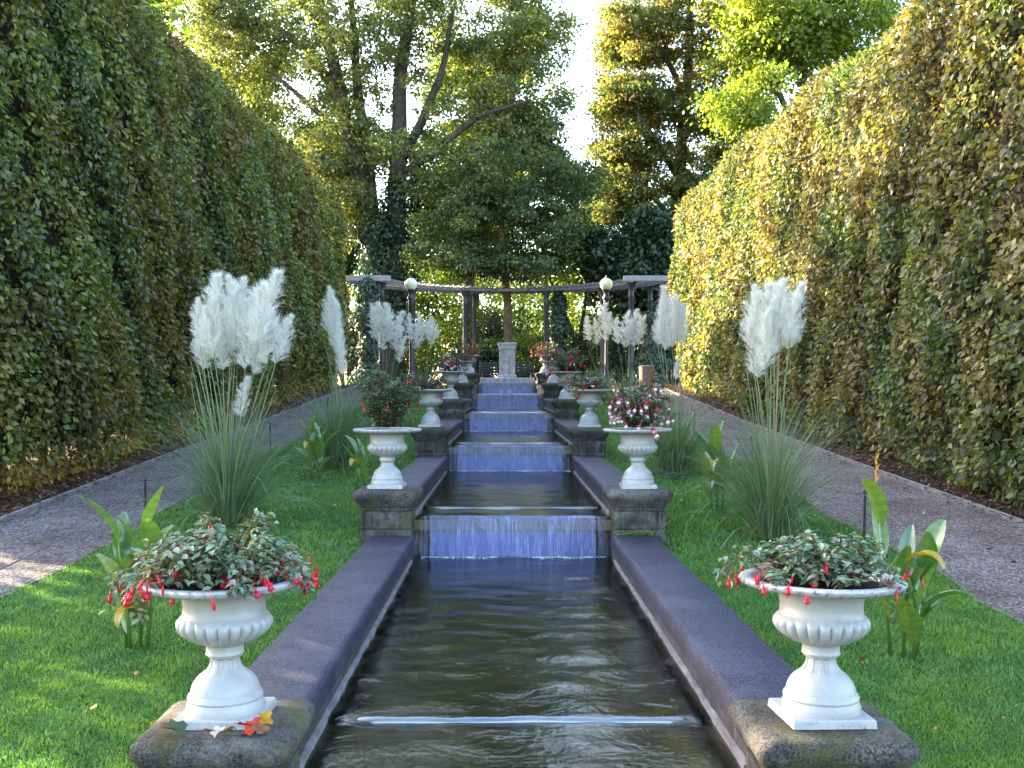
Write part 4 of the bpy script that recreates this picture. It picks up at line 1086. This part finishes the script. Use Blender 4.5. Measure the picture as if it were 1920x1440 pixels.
t = thing('garden_bench', 'long black slatted bench behind the stone monument', 'bench', (0, 36.8, PZ))
m = MB()
for i in range(4): m.box(-.95, .95, -.25 + i * .12, -.15 + i * .12, .42, .45)
bevel(m.build('seat', M['bench'], t), .005)
m = MB()
for i in range(4): m.box(-.95, .95, .24 + i * .02, .27 + i * .02, .50 + i * .1, .58 + i * .1)
bevel(m.build('backrest', M['bench'], t), .005)
for x in (-.85, .85):
    for (ya, z1) in ((-.22, .42), (.27, .88)):
        m = MB(); m.tube([(x, ya, 0), (x, ya, z1 - .01)], .028, 8); m.build('leg', M['bench'], t)
    m = MB(); m.box(x - .03, x + .03, -.26, .25, .62, .65); m.build('armrest', M['bench'], t)
t = thing('litter_bin', 'round wooden slatted litter bin on the far right path', 'bin', (3.95, 30.3, float(gz(30.3))))
m = MB()
for i in range(18):
    a = 2*PI*i/18; c, s_ = math.cos(a), math.sin(a)
    v = []
    for z in (.04, .58):
        for (dr, dt) in ((-.01, -.034), (.012, -.034), (.012, .034), (-.01, .034)):
            v.append(((.20+dr)*c - dt*s_, (.20+dr)*s_ + dt*c, z))
    m.add(v, [(0, 1, 5, 4), (1, 2, 6, 5), (2, 3, 7, 6), (3, 0, 4, 7), (4, 5, 6, 7), (3, 2, 1, 0)])
m.build('slats', M['bin'], t)
m = MB(); m.lathe([(.19, .02), (.185, .55), (.15, .56)], 20); m.build('liner', M['bench'], t, smooth=True)
m = MB(); m.lathe([(.215, .585), (.225, .59), (.225, .61), (.17, .62), (.15, .60)], 24); m.build('rim', M['beam'], t, auto=40)

# ------------------------------------------------------------------ trees
def P2(px, py, D):              # photo pixel at depth D -> local (x, z)
    return ((px - 947) * D / F - .065, ZC - (py - 733) * D / F)
def tree(label, x, y, stems, blobs, lmat, bark='bark', leaf=.17, clump=.8, per=190, nclump=200, group='trees behind the garden', flat=.55, seed=1, name='tree', droop=.25, rich=False, bth=.05, norm_up=.6):
    """stems: list of (points, r0, r1) in world coords; blobs: list of (cx,cy,cz,rx,ry,rz,weight)"""
    g = np.random.default_rng(seed); z0 = float(gz(y))
    t = thing(name, label, 'tree', (x, y, z0), group)
    off = np.array([-x, -y, -z0])
    m = MB(); nodes = []
    for pts, r0, r1 in stems:
        pts = np.array(pts, float); k = len(pts); fine = []
        for i in range(k - 1):
            for q in np.linspace(0, 1, 6)[:-1]: fine.append(pts[i] + (pts[i+1] - pts[i]) * q)
        fine.append(pts[-1]); fine = np.array(fine)
        fine[1:-1] += g.normal(0, .05, fine[1:-1].shape) * (r0 * 2)
        for _ in range(2): fine[1:-1] = (fine[:-2] + fine[1:-1]*2 + fine[2:]) / 4
        rr = np.linspace(r0, r1, len(fine)); m.tube(fine + off, list(rr), 10)
        for i, p in enumerate(fine):
            if i > 3: nodes.append((p, rr[i]))
    w = np.array([b[6] for b in blobs], float); w /= w.sum()
    cs = []
    for _ in range(nclump):
        b = blobs[g.choice(len(blobs), p=w)]; d = g.normal(size=3); d /= np.linalg.norm(d); r = g.random() ** .42
        cs.append(np.array(b[:3]) + d * r * np.array(b[3:6]))
    NP = np.array([p for p, _ in nodes]); NR = np.array([r for _, r in nodes])
    cs = sorted(cs, key=lambda c: np.min(np.linalg.norm(NP - c, axis=1)))
    for c in cs:
        dd = np.linalg.norm(NP - c, axis=1) + np.clip(NP[:, 2] - c[2], 0, 9) * .8
        i = int(np.argmin(dd)); a = NP[i]; L = np.linalg.norm(c - a)
        if L < .3: continue
        r = min(NR[i] * .7, bth * (.4 + L * .35)); mid = (a + c) / 2 + np.array([0, 0, .12 * L]) + g.normal(0, .06, 3) * L
        pts = [a, a * .6 + mid * .4 + g.normal(0, .02, 3)*L, mid, (mid + c) / 2 + g.normal(0, .03, 3)*L, c]
        rr = [r, r*.85, r*.65, r*.45, r*.22]; m.tube(np.array(pts) + off, rr, 5, False)
        new = np.array(pts[1:]); NP = np.concatenate([NP, new]); NR = np.concatenate([NR, rr[1:]])
    m.build('trunk', M[bark], t, smooth=True)
    cs = np.array(cs); nc = len(cs)
    sz = clump * g.uniform(.6, 1.35, nc); cnt = np.maximum(12, (per * (sz / clump) ** 2 * g.uniform(.6, 1.2, nc))).astype(int)
    I = np.repeat(np.arange(nc), cnt); n = len(I)
    d = norm(g.normal(size=(n, 3))); r = g.random(n) ** .6 * np.where(g.random(n) < .3, g.uniform(1, 1.9, n), 1)
    P = cs[I] + d * (r * sz[I])[:, None] * np.array([1, 1, flat])
    P[:, 2] -= droop * (r * sz[I]) ** 2 
    N = norm(d * .5 + norm(g.normal(size=(n, 3))) * .7 + [0, 0, norm_up])
    D = norm(norm(g.normal(size=(n, 3))) + d * .5 + [0, 0, -.45])
    cr = g.random(nc) * .35
    rnd = np.clip(g.random(n) * .65 + cr[I], 0, 1)
    L = leaf * g.uniform(.6, 1.3, n)
    leaves('crown', P + off, D, N, L, L * .7, lmat, rnd, t, rich=rich)
    return t
def w3(px, py, D): a = P2(px, py, D); return (a[0], D, a[1])
def blob(px, py, D, rpx, rpy, w, ry=2.5):
    a = P2(px, py, D); k = D / F; return (a[0], D, a[1], rpx * k, ry, rpy * k, w)
D = 42
gx, gy_ = P2(722, 733, D)[0], D
gzz = float(gz(D))
tree('old multi stemmed maple rising left of the pergola, trunk clad in ivy', gx, D,
     [([(gx + .1, D, gzz - .1), w3(715, 560, D), w3(700, 450, D), w3(682, 380, D), w3(655, 260, D), w3(628, 130, D), w3(600, 20, D), w3(590, -80, D)], .62, .12),
      ([(gx + .3, D + .2, gzz), w3(738, 500, D), w3(742, 380, D), w3(748, 260, D), w3(752, 130, D), w3(770, 0, D), w3(775, -100, D)], .5, .14),
      ([w3(700, 430, D), w3(690, 300, D+.5), w3(672, 180, D+1), w3(665, 60, D+1), w3(650, -60, D+1)], .3, .1),
      ([w3(750, 300, D), w3(790, 230, D-.5), w3(830, 130, D-1), w3(850, 20, D-1)], .24, .07),
      ([w3(752, 330, D), w3(830, 270, D-1), w3(900, 215, D-1.5), w3(990, 190, D-1.5)], .2, .05),
      ([w3(640, 190, D), w3(590, 110, D+1), w3(520, 50, D+2), w3(440, 35, D+3)], .24, .06),
      ([w3(655, 260, D), w3(600, 215, D+.5), w3(540, 160, D+1.5), w3(480, 120, D+2.5)], .16, .04),
      ([w3(600, 40, D), w3(560, 0, D), w3(520, -60, D)], .14, .06),
      ([w3(745, 480, D), w3(775, 450, D-.7), w3(800, 425, D-1), w3(850, 400, D-1)], .15, .04)],
     [blob(470, 60, D + 3, 130, 110, 2.4), blob(640, 230, D + 3, 90, 120, 1.5), blob(1035, 320, D, 55, 70, .9), blob(640, 60, D, 130, 130, 2.2, 3), blob(800, 60, D, 130, 130, 2.2, 3), blob(960, 110, D, 110, 150, 2.6), blob(620, 270, D, 110, 90, 1.1),
      blob(800, 260, D, 130, 110, 1.8, 3), blob(960, 270, D, 110, 80, 1.6), blob(660, 400, D, 80, 60, 1.0, 2), blob(850, 370, D, 110, 60, 1.5), blob(560, 330, D, 90, 80, 1.2), blob(1000, 30, D, 70, 70, 1.0), blob(400, 20, D + 3, 80, 70, 1.0), blob(1000, 220, D, 75, 80, 1.0), blob(470, 200, D + 3, 110, 60, 1.0), blob(720, -120, D, 330, 80, 2, 4)],
     M['mapleA'], leaf=.14, clump=.52, per=115, nclump=1400, seed=3, bth=.045)
# ivy on its trunk
n = 9000; th = G.uniform(0, 2*PI, n); u = G.random(n)
a = np.array(w3(715, 640, D)); b = np.array(w3(705, 400, D)); c2 = np.array(w3(745, 330, D))
P = np.where((G.random(n) < .6)[:, None], a + (b - a) * u[:, None], a + [.3, 0, 0] + (c2 - a) * u[:, None])
P = P + np.stack([np.cos(th), np.sin(th), 0*th], 1) * (.75 + .35 * np.sin(u * 17) * G.random(n))[:, None] * G.uniform(.7, 1.15, (n, 1))
t = thing('ivy', 'dark ivy climbing the trunk of the big multi stemmed maple', 'ivy', (gx, D - .8, gzz), 'ivy on trunks')
leaves('foliage', P - [gx, D - .8, gzz], rvec(n) + [0, 0, -.8], norm(np.stack([np.cos(th), np.sin(th), 0*th], 1) + rvec(n)*.5), G.uniform(.12, .2, n), G.uniform(.1, .15, n), M['ivy'], None, t, rich=False)

D = 39.5
tree('slender tree with a warm lit trunk straight behind the stone monument', P2(955, 700, D)[0], D,
     [([(P2(957, 700, D)[0], D, gzz), w3(953, 640, D), w3(952, 560, D), w3(945, 480, D), w3(938, 400, D), w3(935, 320, D), w3(930, 250, D)], .19, .07),
      ([w3(948, 500, D), w3(985, 450, D), w3(1030, 400, D)], .07, .03), ([w3(940, 420, D), w3(890, 380, D), w3(840, 350, D)], .07, .03)],
     [blob(930, 390, D, 120, 60, 1.5), blob(900, 480, D, 130, 40, 1.2), blob(1070, 335, D, 60, 45, .9), blob(1030, 420, D, 90, 80, 1.9), blob(850, 450, D, 90, 60, 1.2), blob(940, 320, D, 80, 60, 1), blob(960, 500, D, 110, 30, .7)],
     M['mapleG'], 'bark_w', leaf=.13, clump=.46, per=100, nclump=470, seed=5, flat=.4, bth=.03)
D = 43
tree('low forked tree with two thin leaning trunks right of the monument', P2(1085, 700, D)[0], D,
     [([(P2(1083, 690, D)[0], D, gzz), w3(1082, 650, D), w3(1068, 610, D), w3(1050, 570, D), w3(1030, 520, D)], .13, .05),
      ([(P2(1085, 690, D)[0], D, gzz), w3(1086, 650, D), w3(1092, 600, D), w3(1100, 550, D), w3(1105, 480, D)], .12, .05)],
     [blob(1035, 490, D, 60, 50, 1.2), blob(1100, 500, D, 50, 60, 1.0), blob(1060, 430, D, 60, 40, 1)],
     M['lime'], 'bark', leaf=.14, clump=.6, per=130, nclump=70, seed=6, bth=.03)
D = 46
tree('large copper tinged tree with tiered branches above the right pergola end', P2(1260, 700, D)[0], D,
     [([(P2(1262, 690, D)[0], D, gzz), w3(1262, 560, D), w3(1265, 420, D), w3(1280, 260, D), w3(1290, 100, D), w3(1300, -80, D)], .42, .12),
      ([w3(1270, 330, D), w3(1220, 250, D-1), w3(1170, 180, D-1.5), w3(1130, 150, D-1.5)], .16, .04),
      ([w3(1268, 420, D), w3(1200, 340, D-1), w3(1130, 310, D-1.5)], .15, .04),
      ([w3(1285, 180, D), w3(1240, 90, D-1), w3(1190, 20, D-1)], .15, .05),
      ([w3(1280, 260, D), w3(1350, 180, D-1), w3(1420, 120, D-1)], .16, .05)],
     [blob(1210, 60, D, 85, 80, 1.8), blob(1330, 60, D, 120, 110, 2.2, 3), blob(1200, 190, D, 90, 40, 1.5), blob(1330, 220, D, 110, 90, 2), blob(1190, 290, D, 80, 35, 1.3), blob(1220, 380, D, 90, 60, 1.5), blob(1300, 350, D, 60, 60, 1), blob(1300, -80, D, 150, 60, 1), blob(1390, 300, D, 60, 60, .8), blob(1150, 350, D, 70, 45, 1.2), blob(1155, 60, D, 50, 60, .9), blob(1160, 190, D, 55, 45, .9), blob(1110, 400, D, 50, 40, .8), blob(1150, 270, D, 55, 40, .7), blob(1180, 120, D, 70, 60, .8), blob(1400, 30, D, 70, 80, 1)],
     M['mapleB'], leaf=.15, clump=.55, per=120, nclump=980, seed=8, flat=.4, bth=.045)
D = 40
tree('dark weeping conifer with hanging sprays beside the far end of the right hedge', P2(1215, 700, D)[0], D,
     [([(P2(1215, 690, D)[0], D, gzz), w3(1215, 600, D), w3(1218, 500, D), w3(1220, 380, D)], .2, .05)],
     [blob(1175, 520, D, 70, 60, 1.5, 1.6), blob(1240, 530, D, 45, 80, 1.5, 1.6), blob(1215, 440, D, 60, 50, 1.2, 1.6), blob(1130, 470, D, 50, 30, .6, 1.2)],
     M['dark'], leaf=.20, clump=.55, per=230, nclump=120, seed=9, flat=1.3, droop=.9, bth=.03)
D = 41
tree('bright lime green tree rising behind the right hedge', P2(1520, 700, D)[0], D,
     [([(P2(1520, 690, D)[0], D, gzz), w3(1520, 400, D), w3(1510, 200, D), w3(1500, 0, D)], .32, .1), ([w3(1515, 300, D), w3(1450, 150, D), w3(1400, 60, D)], .15, .05)],
     [blob(1440, 70, D, 110, 90, 2), blob(1560, 40, D, 130, 120, 2), blob(1480, -60, D, 200, 80, 2), blob(1400, 190, D, 70, 60, .8)],
     M['lime'], leaf=.18, clump=.8, per=190, nclump=230, seed=10, bth=.05)
D = 51
tree('broad yellow green tree behind the left arm of the big maple', P2(470, 700, D)[0], D,
     [([(P2(470, 690, D)[0], D, gzz), w3(470, 400, D), w3(465, 250, D), w3(470, 120, D)], .35, .08)],
     [blob(450, 230, D, 120, 90, 2, 2), blob(530, 330, D, 80, 80, 1.3, 2), blob(430, 110, D, 110, 80, 1.2, 2)], M['mapleA'], leaf=.17, clump=.65, per=120, nclump=240, seed=16, bth=.04)
D = 49
tree('dark blue green conifer standing behind the left side of the big maple', P2(610, 700, D)[0], D,
     [([(P2(610, 690, D)[0], D, gzz), w3(610, 400, D), w3(612, 230, D)], .3, .06)],
     [blob(610, 470, D, 70, 70, 1.5, 2), blob(610, 360, D, 60, 70, 1.2, 2), blob(612, 280, D, 40, 50, .7, 1.5)], M['dark'], leaf=.18, clump=.6, per=200, nclump=130, seed=14, flat=.6, droop=.4, bth=.03)
D = 52
tree('tall green tree filling the gap behind the big maple and the slender tree', P2(880, 700, D)[0], D,
     [([(P2(880, 690, D)[0], D, gzz), w3(880, 400, D), w3(885, 200, D), w3(880, 60, D)], .35, .08)],
     [blob(850, 420, D, 130, 80, 2, 2), blob(900, 290, D, 120, 90, 2, 2), blob(880, 150, D, 110, 90, 1.5, 2)], M['green'], leaf=.19, clump=.8, per=150, nclump=240, seed=15, bth=.04)
D = 50
tree('dark conifer whose tip shows above the left hedge', P2(290, 700, D)[0], D,
     [([(P2(290, 690, D)[0], D, gzz), w3(290, 300, D), w3(300, -60, D)], .3, .06)],
     [blob(290, 120, D, 45, 140, 1.5, 1.3), blob(300, -30, D, 40, 80, 1, 1)], M['dark'], leaf=.18, clump=.6, per=200, nclump=80, seed=12, flat=.9, droop=.4, bth=.03)
# rows of trees farther back
pt = None
def far_tree(x, y, label, grp, mat, sc=1.0, seed=20, hmin=1.5, h=9, r=3.2, ncl=90, leaf=.24, rz=0):
    return tree(label, x, y, [([(x, y, gzz - .1), (x + .1, y, gzz + h * .35), (x - .15, y, gzz + h * .7), (x, y, gzz + h * .9)], .22, .06)],
                [(x, y, gzz + h * .62, r, r, h * .33, 2), (x + .6, y, gzz + h * .35, r * .8, r * .8, h * .18, .8)], mat, leaf=leaf, clump=.95, per=120, nclump=ncl, group=grp, seed=seed, bth=.04)
fa = far_tree(-11, 58, 'yellow green tree far behind the maple, left end of the back row', 'back row of trees', M['lime'], seed=21, h=10, r=4)
fb = far_tree(-5.5, 60, 'green tree far behind the left end of the pergola', 'back row of trees', M['green'], seed=22, h=9, r=3.5)
spots = [(-1.5, 57, fa, .8, 1.2, 'yellow green tree far behind the slender trunk'), (2.2, 61, fb, .85, 2.0, 'small green tree far behind the monument'), (5.5, 58, fa, .8, 3.1, 'yellow green tree far behind the forked tree'),
         (9.5, 60, fb, 1.1, .5, 'green tree far behind the weeping conifer'), (14, 57, fa, 1.1, 4, 'yellow green tree far beyond the right hedge'), (-16, 56, fb, 1.2, 2.5, 'green tree far beyond the left hedge')]
for (x, y, src, sc, rz, lb) in spots:
    c = copy_tree(src); c.location = (x, y, gzz); c.scale = (sc, sc, sc); c.rotation_euler.z = rz; c['label'] = lb
# understorey shrubs
def shrub(x, y, r, h, mat, label, seed, n=5200, leaf=.13):
    g = np.random.default_rng(seed); t = thing('shrub', label, 'shrub', (x, y, gzz), 'shrubs behind the pergola')
    cs = np.stack([g.normal(0, r*.45, 26), g.normal(0, r*.35, 26), g.uniform(.15, .85, 26) * h], 1); sz = g.uniform(.35, .7, 26) * r * .6
    I = g.integers(0, 26, n); d = norm(g.normal(size=(n, 3))); P = cs[I] + d * (sz[I] * g.random(n) ** .4)[:, None]; P[:, 2] = np.abs(P[:, 2])
    leaves('foliage', P, norm(g.normal(size=(n, 3))) + [0, 0, -.3], norm(d + norm(g.normal(size=(n, 3))) + [0, 0, .4]), leaf * g.uniform(.6, 1.3, n), leaf * .6, mat, g.random(n), t, rich=False)
    m = MB()
    for c in cs[:14]: m.tube([(c[0]*.2, c[1]*.2, 0), (c[0]*.6, c[1]*.6, c[2]*.6), tuple(c)], [.04, .025, .01], 5, False)
    m.build('branches', M['bark'], t); return t
sh1 = shrub(-6.2, 41.2, 1.7, 3.2, M['dark'], 'dark shrub behind the left pergola end', 31)
sh2 = shrub(-3.4, 42.5, 1.6, 3.0, M['green'], 'green shrub left of the paired pergola columns', 32)
sh3 = shrub(-1.2, 41.0, 1.3, 1.9, M['dark'], 'low dark shrub left of the monument', 33)
for (x, y, src, sc, rz, lb) in ((.9, 41.3, sh2, .8, 1, 'green shrub right behind the monument'), (2.6, 42, sh1, .75, 2, 'dark shrub behind the ivy covered column'), (4.6, 41, sh3, 1.1, 3, 'dark shrub under the weeping conifer'),
                                (6.5, 42, sh1, 1.2, 4, 'dark shrub behind the right pergola end'), (-.2, 45, sh1, 1.1, 5, 'dark shrub at the foot of the slender tree'), (3.6, 46, sh2, 1.1, .3, 'green shrub behind the forked tree'),
                                (-5.0, 46.5, sh2, 1.2, 2.2, 'green shrub behind the big maple'), (8.6, 46, sh2, 1.4, 1.2, 'green shrub far right behind the pergola'), (-8.5, 44, sh1, 1.3, .7, 'dark shrub hidden behind the left hedge end')):
    c = copy_tree(src); c.location = (x, y, gzz); c.scale = (sc, sc, sc); c.rotation_euler.z = rz; c['label'] = lb
# unseen trees added outside the left hedge to dapple the sun reaching the garden
def shade_tree(x, y, label, seed, h=13, r=3.6, ncl=75):
    z = float(gz(y))
    return tree(label, x, y, [([(x, y, z), (x + .2, y, z + h * .4), (x, y, z + h * .85)], .25, .07)], [(x, y, z + h * .6, r, r, h * .4, 1)], M['green'], leaf=.26, clump=.95, per=110, nclump=ncl, group='unseen shade trees added outside the left hedge', seed=seed, bth=.05)
shade_tree(-9.6, 11.0, 'low crowned tree added outside the frame at the near end of the left hedge, to dapple the sun', 43, 8.0, 2.7, 26)
st = shade_tree(-14, 12, 'unseen leafy tree added outside the left hedge, nearest', 41)
for (x, y, sc, rz, lb) in SIDE if 'SIDE' in globals() else ((-15, 18.5, 1.0, 1, 'unseen leafy tree added outside the left hedge, second'), (-13.5, 25, 1.05, 2, 'unseen leafy tree added outside the left hedge, third'),
                           (-16, 32, 1.0, 3, 'unseen leafy tree added outside the left hedge, fourth'), (-19, 39, .95, 4, 'unseen leafy tree added outside the left hedge, fifth'), (-10.5, 16.5, .9, 2.2, 'unseen leafy tree added close outside the left hedge, opposite the second urns'), (-10.5, 22.5, .92, 3.2, 'unseen leafy tree added close outside the left hedge, opposite the third urns')):
    c = copy_tree(st); c.location = (x, y, float(gz(y))); c.scale = (sc, sc, sc); c.rotation_euler.z = rz; c['label'] = lb

# ------------------------------------------------------------------ light, sky, camera
AZ = math.radians(34); EL = math.radians(20)          # sun left of the view and a little ahead
to_sun = Vector((-math.cos(AZ) * math.cos(EL), math.sin(AZ) * math.cos(EL), math.sin(EL)))
sun = bpy.data.lights.new('sun', 'SUN'); sun.energy = 5.0; sun.angle = math.radians(.5); sun.color = (1.0, .86, .62)
so = bpy.data.objects.new('sun', sun); C.objects.link(so); so.rotation_euler = to_sun.to_track_quat('Z', 'Y').to_euler()
w = bpy.data.worlds.new('World'); bpy.context.scene.world = w; w.use_nodes = True
nt = w.node_tree; bg = nt.nodes['Background']; sk = nt.nodes.new('ShaderNodeTexSky'); sk.sky_type = 'NISHITA'; sk.sun_disc = False
sk.sun_elevation = EL; sk.sun_rotation = math.atan2(to_sun.x, to_sun.y); sk.air_density = 1.0; sk.dust_density = 2.5; sk.ozone_density = 1.0
nt.links.new(sk.outputs[0], bg.inputs[0]); bg.inputs[1].default_value = .15

cam = bpy.data.cameras.new('camera'); co = bpy.data.objects.new('camera', cam); C.objects.link(co)
cam.sensor_width = 36; cam.lens = 36 * F / 1920; cam.clip_end = 900; cam.clip_start = .05
co.location = (-.065, 0, ZC); co.rotation_euler = (PI / 2, 0, 0)
cam.shift_x = 13 / 1920; cam.shift_y = 13 / 1920
sc = bpy.context.scene; sc.camera = co
sc.view_settings.view_transform = 'Standard'; sc.view_settings.look = 'None'; sc.view_settings.gamma = 1; sc.view_settings.exposure = 3.1
sc.render.engine = 'CYCLES'
sc.cycles.max_bounces = 10; sc.cycles.diffuse_bounces = 7; sc.cycles.glossy_bounces = 3; sc.cycles.transmission_bounces = 6; sc.cycles.transparent_max_bounces = 10
sc.cycles.use_denoising = True
sc.cycles.caustics_reflective = False; sc.cycles.caustics_refractive = False
